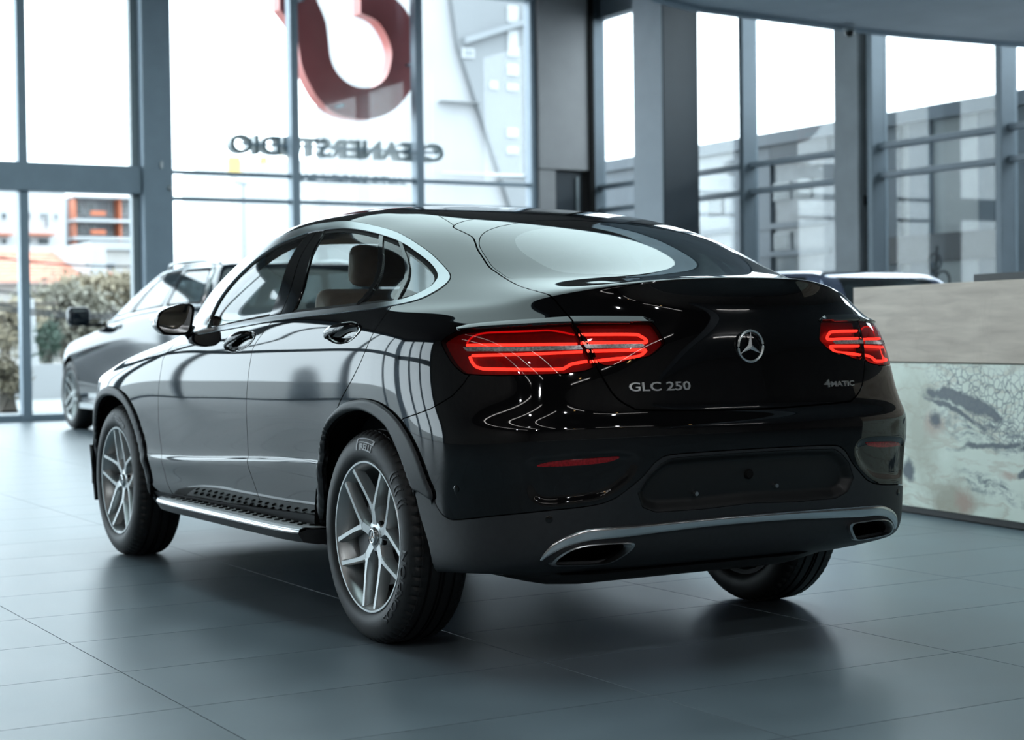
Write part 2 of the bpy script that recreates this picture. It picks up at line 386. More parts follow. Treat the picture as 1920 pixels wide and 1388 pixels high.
class Patch:
    def __init__(s, P, N, U, T): s.P, s.N, s.U, s.T = P, N, U, T
    def compact(s):
        if len(s.T) == 0: return Patch(np.zeros((0, 3)), np.zeros((0, 3)), np.zeros((0, 2)), np.zeros((0, 3), int))
        k, inv = np.unique(s.T, return_inverse=True)
        return Patch(s.P[k], s.N[k], s.U[k], inv.reshape(-1, 3))
    def moved(s, d):
        d = np.asarray(d, float); d = d[:, None] if d.ndim else d
        return Patch(s.P + s.N * d, s.N, s.U, s.T)
    def renormal(s):
        n = np.cross(s.P[s.T[:, 1]] - s.P[s.T[:, 0]], s.P[s.T[:, 2]] - s.P[s.T[:, 0]]); N = np.zeros_like(s.P)
        for k in range(3): np.add.at(N, s.T[:, k], n)
        sg = np.sign((N * s.N).sum(1, keepdims=True)); sg[sg == 0] = 1
        N *= sg
        e = np.abs(s.P[:, 1]) < 1e-6
        N[e, 1] = 0
        s.N = N / (np.linalg.norm(N, axis=1, keepdims=True) + 1e-12); return s
def grid_patch(S, nu, nv):
    u, v = np.meshgrid(np.linspace(0, S.nc - 1, nu), np.linspace(0, S.nr - 1, nv)); P, N = S(u, v)
    P = P.reshape(-1, 3); P[np.abs(P[:, 1]) < 1e-9, 1] = 0
    I = np.arange(nu * nv).reshape(nv, nu); a, b, c, d = I[:-1, :-1].ravel(), I[:-1, 1:].ravel(), I[1:, 1:].ravel(), I[1:, :-1].ravel()
    T = np.concatenate([np.stack([a, c, b], 1), np.stack([a, d, c], 1)])
    A = P[T]; ar = np.linalg.norm(np.cross(A[:, 1] - A[:, 0], A[:, 2] - A[:, 0]), axis=1)
    return Patch(P, N.reshape(-1, 3), np.stack([u.ravel(), v.ravel()], 1), T[ar > 1e-10])
def smooth_line(p, closed, n=5):
    p = np.array(p, float); m = len(p); out = []
    for i in range(m if closed else m - 1):
        q = [p[(i + k) % m] if closed else p[min(max(i + k, 0), m - 1)] for k in (-1, 0, 1, 2)]
        for t in np.linspace(0, 1, n, endpoint=False):
            out.append(.5 * (2 * q[1] + (q[2] - q[0]) * t + (2 * q[0] - 5 * q[1] + 4 * q[2] - q[3]) * t * t + (3 * q[1] - q[0] - 3 * q[2] + q[3]) * t ** 3))
    if not closed: out.append(p[-1])
    return np.array(out)
class Outline:
    """closed outline on a surface, in its (u, v) coordinates; phi() is the signed distance in metres, negative inside"""
    def __init__(s, S, uv, smooth=True):
        L = smooth_line(uv, True) if smooth else np.array(uv, float)
        s.L = L; P, _ = S.mirror_u(L[:, 0], L[:, 1]); s.P = P
        off = (L[:, 0] < -.02) | (L[:, 1] < -.02) | (L[:, 0] > S.nc - .98) | (L[:, 1] > S.nr - .98)
        s.ok = ~(off & np.roll(off, -1))
    def inside(s, U):
        x, y = U[:, 0], U[:, 1]; r = np.zeros(len(U), bool); a = s.L; b = np.roll(s.L, -1, 0)
        for (x0, y0), (x1, y1) in zip(a, b):
            if y0 == y1: continue
            r ^= ((y0 > y) != (y1 > y)) & (x < (x1 - x0) * (y - y0) / (y1 - y0) + x0)
        return r
    def phi(s, P, U, far=.15):
        ins = s.inside(U); d = np.full(len(P), far)
        lo, hi = s.P.min(0) - far, s.P.max(0) + far
        k = np.nonzero(((P > lo) & (P < hi)).all(1))[0]
        A = s.P[s.ok]; B = np.roll(s.P, -1, 0)[s.ok]
        if len(k):
            Q = P[k]; best = np.full(len(k), 1e9)
            for a, b in zip(A, B):
                ab = b - a; t = np.clip(((Q - a) @ ab) / (ab @ ab + 1e-18), 0, 1)
                best = np.minimum(best, ((Q - a - t[:, None] * ab) ** 2).sum(1))
            d[k] = np.minimum(np.sqrt(best), far)
        return np.where(ins, -d, d)
def cut(p, phi):
    """splits a patch along phi = 0; returns (inside, outside)"""
    phi = np.where(np.abs(phi) < 1e-7, 1e-7, phi); s = phi < 0; c = s[p.T].sum(1)
    Tin, Tout = [p.T[c == 3]], [p.T[c == 0]]
    P, N, U = [p.P], [p.N], [p.U]; base = len(p.P)
    Tm = p.T[(c == 1) | (c == 2)]
    if len(Tm):
        odd = s[Tm] == (s[Tm].sum(1, keepdims=True) == 1); k = odd.argmax(1); r = np.arange(len(Tm))
        a, b, d = Tm[r, k], Tm[r, (k + 1) % 3], Tm[r, (k + 2) % 3]
        E = np.sort(np.concatenate([np.stack([a, b], 1), np.stack([a, d], 1)]), 1)
        key, inv = np.unique(E, axis=0, return_inverse=True); inv = inv.ravel()
        t = (phi[key[:, 0]] / (phi[key[:, 0]] - phi[key[:, 1]]))[:, None]
        for L, A in ((P, p.P), (N, p.N), (U, p.U)): L.append(A[key[:, 0]] * (1 - t) + A[key[:, 1]] * t)
        N[1] /= np.linalg.norm(N[1], axis=1, keepdims=True) + 1e-12
        ab, ad = base + inv[:len(Tm)], base + inv[len(Tm):]
        one = np.stack([a, ab, ad], 1); two = np.concatenate([np.stack([ab, b, d], 1), np.stack([ab, d, ad], 1)])
        w = s[a]; w2 = np.concatenate([w, w])
        Tin += [one[w], two[~w2]]; Tout += [one[~w], two[w2]]
    P, N, U = map(np.concatenate, (P, N, U))
    return Patch(P, N, U, np.concatenate(Tin)).compact(), Patch(P, N, U, np.concatenate(Tout)).compact()
def split(p, o, gap=.004):
    f = o.phi(p.P, p.U)
    a, rest = cut(p, f + gap / 2)
    f2 = o.phi(rest.P, rest.U)
    _, b = cut(rest, f2 - gap / 2)
    return a, b
def rim_of(p, depth, keep_mid=False):
    """border quads turned in along the normal, so that a panel has a visible thickness"""
    E = np.concatenate([p.T[:, [0, 1]], p.T[:, [1, 2]], p.T[:, [2, 0]]]); S = np.sort(E, 1)
    _, inv, cnt = np.unique(S, axis=0, return_inverse=True, return_counts=True)
    B = E[cnt[inv.ravel()] == 1]
    if not keep_mid: B = B[~((np.abs(p.P[B[:, 0], 1]) < 1e-5) & (np.abs(p.P[B[:, 1], 1]) < 1e-5))]
    k, inv = np.unique(B, return_inverse=True); e = inv.reshape(-1, 2); n = len(k)
    top = p.P[k]; bot = top - p.N[k] * depth
    tang = np.zeros((n, 3)); d = p.P[B[:, 1]] - p.P[B[:, 0]]
    np.add.at(tang, e[:, 0], d); np.add.at(tang, e[:, 1], d)
    lat = np.cross(tang, p.N[k]); lat /= np.linalg.norm(lat, axis=1, keepdims=True) + 1e-12
    T = np.concatenate([np.stack([e[:, 1], e[:, 0], e[:, 0] + n], 1), np.stack([e[:, 1], e[:, 0] + n, e[:, 1] + n], 1)])
    tilt = p.N[k] * .5 + lat; tilt /= np.linalg.norm(tilt, axis=1, keepdims=True)
    return np.concatenate([top, bot]), np.concatenate([tilt, lat]), T
def mesh_from(name, P, N, T, material, parent=None):
    me = bpy.data.meshes.new(name); nv, nt = len(P), len(T)
    me.vertices.add(nv); me.vertices.foreach_set('co', P.astype(np.float32).ravel())
    me.loops.add(nt * 3); me.loops.foreach_set('vertex_index', T.astype(np.int32).ravel())
    me.polygons.add(nt); me.polygons.foreach_set('loop_start', np.arange(0, nt * 3, 3, dtype=np.int32))
    me.polygons.foreach_set('loop_total', np.full(nt, 3, np.int32)); me.polygons.foreach_set('use_smooth', np.ones(nt, bool))
    me.update(); me.validate()
    if len(me.vertices) == len(N): me.normals_split_custom_set_from_vertices(N.astype(np.float32).tolist())
    me.materials.append(material)
    return link(bpy.data.objects.new(name, me), parent)
def panel(name, p, material, parent, rim=.010, sides='each', label=None):
    """sides: 'each' = one object per side, 'both' = both halves in one object, 'left'"""
    if len(p.T) == 0: return []
    P, N, T = p.P, p.N, p.T
    if rim:
        a, b, c = rim_of(p, rim); T = np.concatenate([T, c + len(P)]); P = np.concatenate([P, a]); N = np.concatenate([N, b])
    m = np.array([1, -1, 1.]); out = []
    if sides == 'both':
        out.append(mesh_from(name, np.concatenate([P, P * m]), np.concatenate([N, N * m]), np.concatenate([T, T[:, ::-1] + len(P)]), material, parent))
    else:
        out.append(mesh_from(name, P, N, T, material, parent))
        if sides == 'each': out.append(mesh_from(name, P * m, N * m, T[:, ::-1], material, parent))
    if label:
        for o in out: o['label'] = label
    return out
COUPE_NET = [
 [(-0.66,0,0.275),(-0.66,0.3,0.275),(-0.66,0.52,0.275),(-0.7,0.68,0.3),(-0.66,0.82,0.31),(-0.5,0.87,0.302),(-0.2,0.87,0.275),(0.3,0.82,0.275),(0.8,0.81,0.275),(1.3,0.81,0.275),(1.8,0.81,0.275),(2.3,0.83,0.275),(2.8,0.87,0.275),(3.25,0.8,0.27),(3.5,0.62,0.26),(3.6,0.33,0.25),(3.62,0,0.25)],
 [(-0.89,0,0.335),(-0.888,0.3,0.335),(-0.88,0.54,0.34),(-0.835,0.731,0.345),(-0.72,0.853,0.34),(-0.55,0.908,0.335),(-0.2,0.915,0.34),(0.3,0.872,0.36),(0.8,0.87,0.36),(1.3,0.87,0.36),(1.8,0.87,0.36),(2.3,0.885,0.36),(2.8,0.915,0.36),(3.3,0.86,0.34),(3.58,0.66,0.33),(3.69,0.35,0.32),(3.71,0,0.32)],
 [(-0.957,0,0.455),(-0.953,0.3,0.455),(-0.933,0.55,0.455),(-0.87,0.739,0.455),(-0.745,0.848,0.455),(-0.545,0.917,0.455),(-0.2,0.93,0.46),(0.3,0.9,0.465),(0.8,0.897,0.465),(1.3,0.897,0.455),(1.8,0.897,0.45),(2.3,0.905,0.44),(2.8,0.925,0.44),(3.3,0.88,0.44),(3.61,0.68,0.44),(3.72,0.36,0.44),(3.745,0,0.44)],
 [(-0.995,0,0.555),(-0.982,0.3,0.555),(-0.95,0.54,0.555),(-0.878,0.737,0.555),(-0.75,0.849,0.555),(-0.545,0.922,0.555),(-0.2,0.938,0.56),(0.3,0.919,0.585),(0.8,0.921,0.572),(1.3,0.921,0.548),(1.8,0.921,0.52),(2.3,0.923,0.5),(2.8,0.932,0.5),(3.3,0.89,0.5),(3.62,0.69,0.52),(3.735,0.36,0.53),(3.76,0,0.53)],
 [(-1.01,0,0.62),(-0.996,0.3,0.62),(-0.958,0.535,0.62),(-0.883,0.734,0.62),(-0.752,0.854,0.61),(-0.545,0.927,0.6),(-0.2,0.942,0.6),(0.3,0.917,0.612),(0.8,0.916,0.6),(1.3,0.916,0.576),(1.8,0.916,0.55),(2.3,0.92,0.54),(2.8,0.935,0.54),(3.3,0.893,0.56),(3.62,0.69,0.58),(3.735,0.36,0.59),(3.76,0,0.59)],
 [(-1.018,0,0.695),(-1.003,0.3,0.695),(-0.963,0.53,0.69),(-0.885,0.736,0.69),(-0.753,0.868,0.68),(-0.545,0.933,0.67),(-0.2,0.946,0.665),(0.3,0.923,0.66),(0.8,0.922,0.65),(1.3,0.922,0.632),(1.8,0.922,0.62),(2.3,0.926,0.62),(2.8,0.938,0.62),(3.3,0.895,0.64),(3.615,0.69,0.66),(3.73,0.36,0.67),(3.755,0,0.67)],
 [(-1.02,0,0.768),(-1.005,0.3,0.768),(-0.965,0.53,0.764),(-0.887,0.734,0.76),(-0.755,0.869,0.755),(-0.545,0.934,0.745),(-0.2,0.949,0.74),(0.3,0.936,0.735),(0.8,0.935,0.73),(1.3,0.935,0.725),(1.8,0.935,0.72),(2.3,0.936,0.72),(2.8,0.94,0.72),(3.3,0.895,0.73),(3.61,0.685,0.74),(3.725,0.36,0.75),(3.75,0,0.75)],
 [(-1,0,0.812),(-0.986,0.3,0.811),(-0.948,0.53,0.808),(-0.872,0.729,0.805),(-0.745,0.856,0.805),(-0.54,0.93,0.805),(-0.2,0.949,0.805),(0.3,0.942,0.8),(0.8,0.943,0.8),(1.3,0.943,0.8),(1.8,0.943,0.79),(2.3,0.941,0.785),(2.8,0.94,0.78),(3.29,0.892,0.79),(3.59,0.68,0.8),(3.71,0.36,0.8),(3.735,0,0.8)],
 [(-0.992,0,0.87),(-0.976,0.3,0.87),(-0.934,0.535,0.868),(-0.852,0.726,0.868),(-0.728,0.842,0.87),(-0.53,0.924,0.872),(-0.19,0.949,0.875),(0.3,0.943,0.875),(0.8,0.943,0.875),(1.3,0.943,0.87),(1.8,0.943,0.86),(2.3,0.942,0.85),(2.8,0.938,0.84),(3.27,0.888,0.84),(3.56,0.68,0.84),(3.69,0.36,0.835),(3.715,0,0.835)],
 [(-0.984,0,0.945),(-0.966,0.3,0.945),(-0.914,0.545,0.945),(-0.828,0.727,0.945),(-0.708,0.836,0.95),(-0.515,0.919,0.95),(-0.18,0.946,0.95),(0.3,0.94,0.95),(0.8,0.94,0.95),(1.3,0.94,0.94),(1.8,0.94,0.93),(2.3,0.938,0.92),(2.8,0.93,0.9),(3.25,0.875,0.88),(3.53,0.7,0.865),(3.66,0.37,0.86),(3.69,0,0.86)],
 [(-0.972,0,1.03),(-0.951,0.3,1.03),(-0.882,0.558,1.028),(-0.792,0.729,1.025),(-0.682,0.834,1.025),(-0.49,0.912,1.025),(-0.17,0.938,1.025),(0.3,0.933,1.02),(0.8,0.931,1.02),(1.3,0.931,1.005),(1.8,0.931,0.995),(2.3,0.928,0.975),(2.8,0.905,0.95),(3.18,0.83,0.915),(3.42,0.66,0.9),(3.54,0.36,0.9),(3.57,0,0.9)],
 [(-0.957,0,1.105),(-0.932,0.3,1.102),(-0.846,0.568,1.092),(-0.752,0.726,1.085),(-0.645,0.829,1.083),(-0.46,0.9,1.08),(-0.15,0.925,1.078),(0.3,0.92,1.072),(0.8,0.918,1.065),(1.3,0.918,1.05),(1.8,0.918,1.04),(2.27,0.907,1.02),(2.7,0.868,0.99),(3.05,0.77,0.955),(3.25,0.6,0.945),(3.36,0.33,0.95),(3.39,0,0.955)],
 [(-0.947,0,1.175),(-0.914,0.3,1.168),(-0.808,0.575,1.138),(-0.712,0.718,1.122),(-0.606,0.815,1.117),(-0.43,0.882,1.113),(-0.13,0.91,1.11),(0.3,0.91,1.104),(0.8,0.907,1.095),(1.3,0.904,1.08),(1.8,0.9,1.068),(2.22,0.866,1.05),(2.56,0.815,1.022),(2.83,0.69,1.003),(2.97,0.52,1),(3.04,0.28,1.01),(3.06,0,1.015)],
 [(-0.957,0,1.229),(-0.917,0.3,1.222),(-0.765,0.583,1.183),(-0.664,0.71,1.158),(-0.555,0.8,1.15),(-0.39,0.863,1.146),(-0.11,0.892,1.142),(0.3,0.896,1.135),(0.8,0.894,1.126),(1.3,0.89,1.108),(1.8,0.882,1.095),(2.13,0.83,1.082),(2.36,0.76,1.068),(2.52,0.63,1.062),(2.6,0.46,1.068),(2.65,0.24,1.078),(2.67,0,1.083)],
 [(-0.93,0,1.243),(-0.885,0.3,1.237),(-0.715,0.583,1.207),(-0.6,0.695,1.185),(-0.495,0.775,1.176),(-0.335,0.84,1.17),(-0.08,0.876,1.163),(0.3,0.884,1.155),(0.8,0.882,1.145),(1.3,0.877,1.128),(1.77,0.866,1.115),(2.02,0.815,1.108),(2.15,0.745,1.102),(2.25,0.62,1.1),(2.32,0.45,1.105),(2.36,0.24,1.11),(2.37,0,1.112)],
 [(-0.735,0,1.252),(-0.69,0.29,1.25),(-0.52,0.56,1.246),(-0.43,0.67,1.24),(-0.345,0.748,1.232),(-0.215,0.812,1.217),(0,0.852,1.198),(0.33,0.867,1.184),(0.8,0.867,1.172),(1.28,0.86,1.158),(1.795,0.848,1.145),(2.045,0.8,1.14),(2.155,0.727,1.134),(2.235,0.6,1.13),(2.295,0.44,1.135),(2.325,0.23,1.14),(2.335,0,1.142)],
 [(-0.46,0,1.334),(-0.43,0.28,1.332),(-0.335,0.515,1.322),(-0.27,0.62,1.314),(-0.2,0.698,1.306),(-0.095,0.757,1.295),(0.09,0.796,1.279),(0.37,0.82,1.267),(0.8,0.826,1.258),(1.27,0.82,1.268),(1.735,0.797,1.262),(1.97,0.755,1.261),(2.035,0.69,1.243),(2.1,0.575,1.246),(2.15,0.42,1.252),(2.18,0.22,1.256),(2.19,0,1.257)],
 [(-0.14,0,1.437),(-0.12,0.27,1.435),(-0.07,0.49,1.426),(-0.02,0.592,1.419),(0.045,0.66,1.412),(0.13,0.709,1.403),(0.27,0.74,1.394),(0.49,0.76,1.385),(0.85,0.768,1.378),(1.245,0.762,1.391),(1.555,0.74,1.386),(1.755,0.702,1.387),(1.82,0.637,1.37),(1.875,0.52,1.374),(1.915,0.38,1.379),(1.94,0.2,1.383),(1.945,0,1.384)],
 [(0.12,0,1.501),(0.13,0.26,1.499),(0.16,0.46,1.492),(0.2,0.553,1.486),(0.245,0.611,1.481),(0.31,0.652,1.476),(0.42,0.68,1.471),(0.6,0.699,1.467),(0.87,0.704,1.463),(1.175,0.697,1.48),(1.425,0.676,1.477),(1.575,0.644,1.479),(1.63,0.584,1.463),(1.675,0.48,1.469),(1.702,0.34,1.475),(1.718,0.18,1.479),(1.723,0,1.481)],
 [(0.32,0,1.54),(0.33,0.25,1.538),(0.35,0.44,1.533),(0.38,0.522,1.529),(0.42,0.573,1.526),(0.475,0.609,1.525),(0.56,0.632,1.524),(0.69,0.645,1.524),(0.9,0.649,1.524),(1.12,0.642,1.532),(1.3,0.623,1.528),(1.4,0.59,1.53),(1.445,0.535,1.525),(1.477,0.44,1.532),(1.497,0.31,1.54),(1.507,0.16,1.544),(1.51,0,1.546)],
 [(0.45,0,1.56),(0.46,0.23,1.558),(0.475,0.39,1.555),(0.5,0.46,1.553),(0.53,0.506,1.553),(0.57,0.535,1.554),(0.645,0.555,1.556),(0.755,0.565,1.557),(0.9,0.568,1.558),(1.04,0.563,1.557),(1.16,0.547,1.555),(1.23,0.516,1.556),(1.265,0.465,1.559),(1.29,0.38,1.564),(1.305,0.27,1.57),(1.313,0.14,1.573),(1.316,0,1.575)],
 [(0.57,0,1.576),(0.575,0.17,1.575),(0.59,0.28,1.574),(0.605,0.335,1.574),(0.63,0.37,1.575),(0.67,0.392,1.576),(0.725,0.407,1.578),(0.8,0.415,1.58),(0.91,0.418,1.581),(1,0.415,1.581),(1.075,0.403,1.58),(1.12,0.38,1.58),(1.145,0.34,1.582),(1.165,0.28,1.586),(1.175,0.2,1.589),(1.182,0.1,1.591),(1.184,0,1.592)],
 [(0.68,0,1.586),(0.683,0,1.587),(0.692,0,1.588),(0.705,0,1.589),(0.72,0,1.59),(0.745,0,1.593),(0.785,0,1.596),(0.845,0,1.599),(0.915,0,1.601),(0.98,0,1.601),(1.02,0,1.6),(1.04,0,1.599),(1.055,0,1.599),(1.065,0,1.598),(1.072,0,1.598),(1.077,0,1.598),(1.08,0,1.598)]]
OUT = {
 'hatch': [(0.01,18.606),(0.609,18.42),(1.294,18.087),(1.929,17.773),(2.31,17.535),(2.454,17.375),(2.346,17.077),(2.291,16.863),(2.389,16.658),(2.565,16.335),(2.638,15.811),(2.486,15.422),(2.358,15.02),(2.296,14.551),(2.221,14.049),(2.155,13.47),(2.122,12.542),(2.085,11.608),(2.081,10.997),(2.053,10.017),(2.003,9.25),(1.924,8.551),(1.844,8.032),(1.718,7.655),(1.61,7.437),(1.487,7.293),(0.644,7.12),(0.107,7.055)],
 'glass': [(0.525,17.746),(0.714,17.682),(1.373,17.368),(1.695,17.178),(1.947,16.991),(2.205,16.744),(2.441,16.405),(2.542,15.846),(2.419,15.468),(2.298,15.154),(2.039,15.113),(1.627,15.067),(0.889,15.007),(0.537,14.826)],
 'lip': [(2.142,13.526),(1.976,13.671),(1.651,13.863),(1.114,13.35),(0.538,13.033),(0.0,13.239)],
 'lamp': [(2.101,11.314),(1.977,9.358),(2.485,8.97),(2.538,8.964),(3.793,8.879),(4.293,8.91),(4.405,8.95),(4.584,9.288),(4.703,9.783),(4.765,10.213),(4.745,10.409),(4.553,10.743),(4.349,10.996),(3.894,11.149),(2.72,11.282),(2.109,11.244),(1.581,11.093),(1.196,10.988),(1.146,10.915),(1.11,10.673),(1.06,10.2),(1.05,10.069),(1.101,9.883),(1.263,9.562),(1.465,9.474),(1.948,9.327)],
 'lampchrome': [(4.373,11.281),(4.118,11.486),(3.57,11.633),(2.948,11.705),(2.072,11.629),(1.556,11.399),(1.239,11.277),(1.186,11.169),(1.148,10.98),(1.405,11.012),(2.11,11.173),(2.73,11.202),(3.409,11.163),(3.896,11.107),(4.337,11.014)],
 'led_hu': [(2.063,10.571),(1.826,10.545),(1.388,10.474),(1.307,10.382),(1.25,10.193),(1.293,10.108),(1.601,10.134),(2.083,10.179)],
 'led_hl': [(2.047,9.827),(1.699,9.819),(1.319,9.815),(1.299,9.733),(1.36,9.617),(1.452,9.553),(1.733,9.501),(2.049,9.421)],
 'led_su1': [(4.286,10.278),(4.12,10.645),(3.855,10.858),(3.431,10.915),(2.764,10.912),(2.436,10.876),(2.123,10.574)],
 'led_su2': [(4.294,10.172),(3.397,10.187),(2.667,10.172),(2.142,10.131)],
 'led_sl1': [(4.224,9.686),(3.451,9.745),(2.722,9.783),(2.11,9.811)],
 'led_sl2': [(4.27,9.64),(4.243,9.418),(4.18,9.236),(4.067,9.164),(3.905,9.142),(3.193,9.165),(2.56,9.175),(2.434,9.245),(2.322,9.357),(2.091,9.443)],
 'indicator': [(4.348,10.045),(3.995,10.038),(2.117,10.033),(2.102,9.869),(3.439,9.846),(4.287,9.849)],
 'indicator_h': [(2.068,10.063),(1.317,10.034),(1.297,9.958),(1.341,9.878),(2.047,9.886)],
 'dlo_out': [(9.978,12.657),(9.772,12.415),(9.046,12.835),(8.148,13.24),(6.93,13.666),(5.837,14.115),(5.178,14.4),(4.643,14.755),(4.281,15.034),(4.071,15.271),(3.974,15.558),(4.081,16.026),(4.262,16.615),(4.773,17.343),(5.578,17.95),(6.628,18.588),(7.45,18.888),(8.302,18.853),(9.028,18.442),(9.89,17.912),(10.392,17.457),(10.429,16.855),(10.31,16.196),(10.375,15.596),(10.892,14.805)],
 'dlo_in': [(9.649,13.309),(9.126,13.941),(8.245,14.508),(6.942,14.638),(5.774,14.618),(5.336,14.688),(4.726,15.039),(4.491,15.294),(4.354,15.599),(4.416,16.075),(4.619,16.509),(4.963,16.991),(5.683,17.503),(6.647,18.054),(7.326,18.323),(7.955,18.37),(8.405,18.235),(8.927,17.82),(9.275,17.422),(9.565,16.967),(9.74,16.432),(9.809,15.896),(9.81,15.365),(9.784,14.381)],
 'pillar_b': [(8.385,18.32),(8.353,14.527),(7.867,14.527),(7.861,18.378)],
 'gap_b': [(8.127,18.31),(8.112,14.465)],
 'bar_c': [(5.718,17.532),(6.656,14.621),(6.579,14.634),(5.552,17.467)],
 'bar_d': [(5.031,17.049),(5.715,14.571),(5.599,14.604),(4.922,16.962)],
 'gap_front': [(10.411,11.632),(10.482,10.674),(10.585,9.896),(10.607,9.231),(10.664,7.954),(10.72,6.261),(10.77,5.182),(10.751,2.728),(10.772,1.734),(10.727,0.936)],
 'gap_mid': [(8.083,13.458),(8.171,13.345),(8.309,11.482),(8.409,10.13),(8.421,9.44),(8.467,8.097),(8.501,6.883),(8.557,5.568),(8.604,4.623),(8.606,2.972),(8.555,2.059),(8.506,1.273)],
 'gap_rear': [(5.824,14.23),(5.9,13.516),(6.018,12.172),(6.17,10.589),(6.295,9.572),(6.4,8.951),(6.512,8.376),(6.668,7.632),(6.792,6.864)],
 'door_bottom': [(11.303,0.895),(11.062,0.901),(10.731,0.918),(9.748,0.987),(8.356,1.243),(7.333,1.408),(7.198,1.442)],
 'bumper_gap': [(4.293,8.89),(4.419,8.537),(4.629,8.058),(4.822,7.767),(5.059,7.416),(5.342,7.108),(5.603,6.828)],
 'clad_top': [(5.115,3.292),(5.059,2.834),(5.032,2.622),(4.983,2.476),(4.92,2.355),(4.745,2.241),(4.39,2.313),(3.856,2.446),(2.938,2.629),(2.396,2.715),(2.165,2.775),(1.997,2.869),(1.81,3.118),(1.537,3.881),(1.382,4.483),(1.294,4.692),(1.157,4.845),(0.687,4.893),(0.02,4.915)],
 'plate': [(1.453,2.606),(1.557,3.164),(1.439,3.984),(1.26,4.508),(1.129,4.706),(0.685,4.759),(0.154,4.775),(0.065,2.485),(0.61,2.416),(1.251,2.423)],
 'bumper_chrome': [(2.958,1.264),(2.905,1.462),(2.793,1.677),(2.645,1.832),(2.466,1.951),(2.322,2.024),(2.151,2.074),(1.54,2.102),(0.582,2.142),(0.035,2.151),(0.015,1.91),(0.563,1.897),(1.137,1.847),(1.736,1.778),(2.129,1.754),(2.429,1.665),(2.635,1.545),(2.837,1.349),(2.917,1.236)],
 'exhaust': [(2.798,1.137),(2.726,1.322),(2.567,1.506),(2.375,1.618),(2.125,1.662),(1.829,1.665),(1.613,1.658),(1.54,1.607),(1.549,1.488),(1.638,1.309),(1.791,1.09),(1.948,1.01),(2.244,1.0),(2.691,1.014),(2.777,1.061)],
 'reflector': [(3.078,4.631),(2.973,4.712),(2.813,4.777),(2.58,4.827),(2.353,4.855),(2.049,4.893),(1.879,4.894),(1.907,4.788),(2.044,4.681),(2.273,4.611),(2.578,4.565),(2.893,4.555),(3.058,4.572)],
 'arch_r_out': [(7.331,1.55),(7.227,2.572),(7.149,4.833),(7.105,5.251),(6.976,6.155),(6.869,6.701),(6.76,7.075),(6.636,7.395),(6.51,7.561),(6.268,7.695),(6.028,7.592),(5.822,7.243),(5.692,6.909),(5.566,6.466),(5.335,5.469),(5.167,4.388),(5.059,2.834),(5.036,2.047),(4.991,0.541)],
 'arch_r_in': [(7.407,0.66),(7.219,1.74),(7.156,2.593),(7.122,3.477),(7.042,5.357),(6.886,6.177),(6.696,6.768),(6.487,7.073),(6.252,7.066),(5.978,6.601),(5.795,5.94),(5.559,4.516),(5.385,2.414),(5.227,1.401),(5.197,0.0)],
 'arch_f_out': [(11.209,0.909),(11.161,1.865),(11.211,4.402),(11.304,5.347),(11.444,6.217),(11.641,7.233),(11.879,7.744),(12.143,7.905),(12.408,7.746),(12.644,7.167),(12.838,6.103),(12.994,5.163),(13.103,4.06),(13.166,1.908),(13.113,1.136)],
 'arch_f_in': [(11.282,0.73),(11.264,1.866),(11.313,3.819),(11.394,4.959),(11.524,5.742),(11.702,6.534),(11.918,7.036),(12.139,7.151),(12.358,6.998),(12.571,6.453),(12.751,5.637),(12.892,4.747),(12.982,3.527),(13.038,1.905),(13.029,0.959)],
 'star': [(0.0,9.838)],
 'badge': [(1.627,8.151),(1.593,8.549),(0.788,8.611),(0.783,8.201)],
 'fourmatic': [(1.046,8.211),(1.662,8.235)],
 'handle_f': [(8.959,10.265),(8.489,11.784)],
 'handle_r': [(6.967,10.516),(6.425,11.894)],
 'sensor': [(4.614,3.535),(2.849,2.374)],
 'screws': [(0.417,2.88)],
 'mirrorbase': [(10.981,12.97),(9.877,12.687)],
 'fog_recess': [(3.268,4.778),(2.814,5.087),(1.859,5.148),(1.575,4.739),(1.668,3.834),(1.988,3.065),(2.446,2.848),(3.039,2.818),(3.288,3.454)],
 'bowl_r': [(6.995,10.844),(6.884,10.434),(6.741,10.284),(6.59,10.401),(6.488,10.834),(6.413,11.584),(6.499,12.157),(6.702,12.113),(6.857,11.552)],
 'bowl_f': [(9.004,10.414),(8.899,10.082),(8.752,10.046),(8.6,10.29),(8.513,10.741),(8.477,11.776),(8.588,12.207),(8.748,11.951),(8.897,11.158)],
 'bar_r': [(6.962,10.795),(6.894,11.009),(6.744,11.226),(6.573,11.516),(6.454,11.843)],
 'bar_f': [(8.959,10.265),(8.905,10.579),(8.784,10.917),(8.649,11.372),(8.538,11.816)],
 'ditch': [(2.363,17.505),(2.3,18.147),(2.247,18.592),(2.345,19.063),(2.967,19.866),(4.058,20.271)],
 'glass_in': [(0.0,17.473),(0.359,17.367),(0.573,17.283),(1.039,17.082),(1.342,16.907),(1.56,16.689),(1.693,16.357),(1.689,15.997),(1.573,15.489),(1.421,15.308),(1.2,15.249),(0.503,15.143)],
 'clad_crease': [(5.134,1.386),(4.144,1.595),(3.106,1.812)],
}
# ------------------------------------------------------------------ the black coupe
SC = Surf(COUPE_NET); UV = OUT
O = lambda k, extra=(), smooth=True: Outline(SC, list(UV[k]) + list(extra), smooth)
def poly(pts, smooth=False): return Outline(SC, pts, smooth)
car = empty('car', (1.43, 0, 0), label='glossy black coupe SUV with lit red tail lights in the middle of the showroom floor', cat='car')
base = grid_patch(SC, 16 * 26 + 1, 22 * 17 + 1)

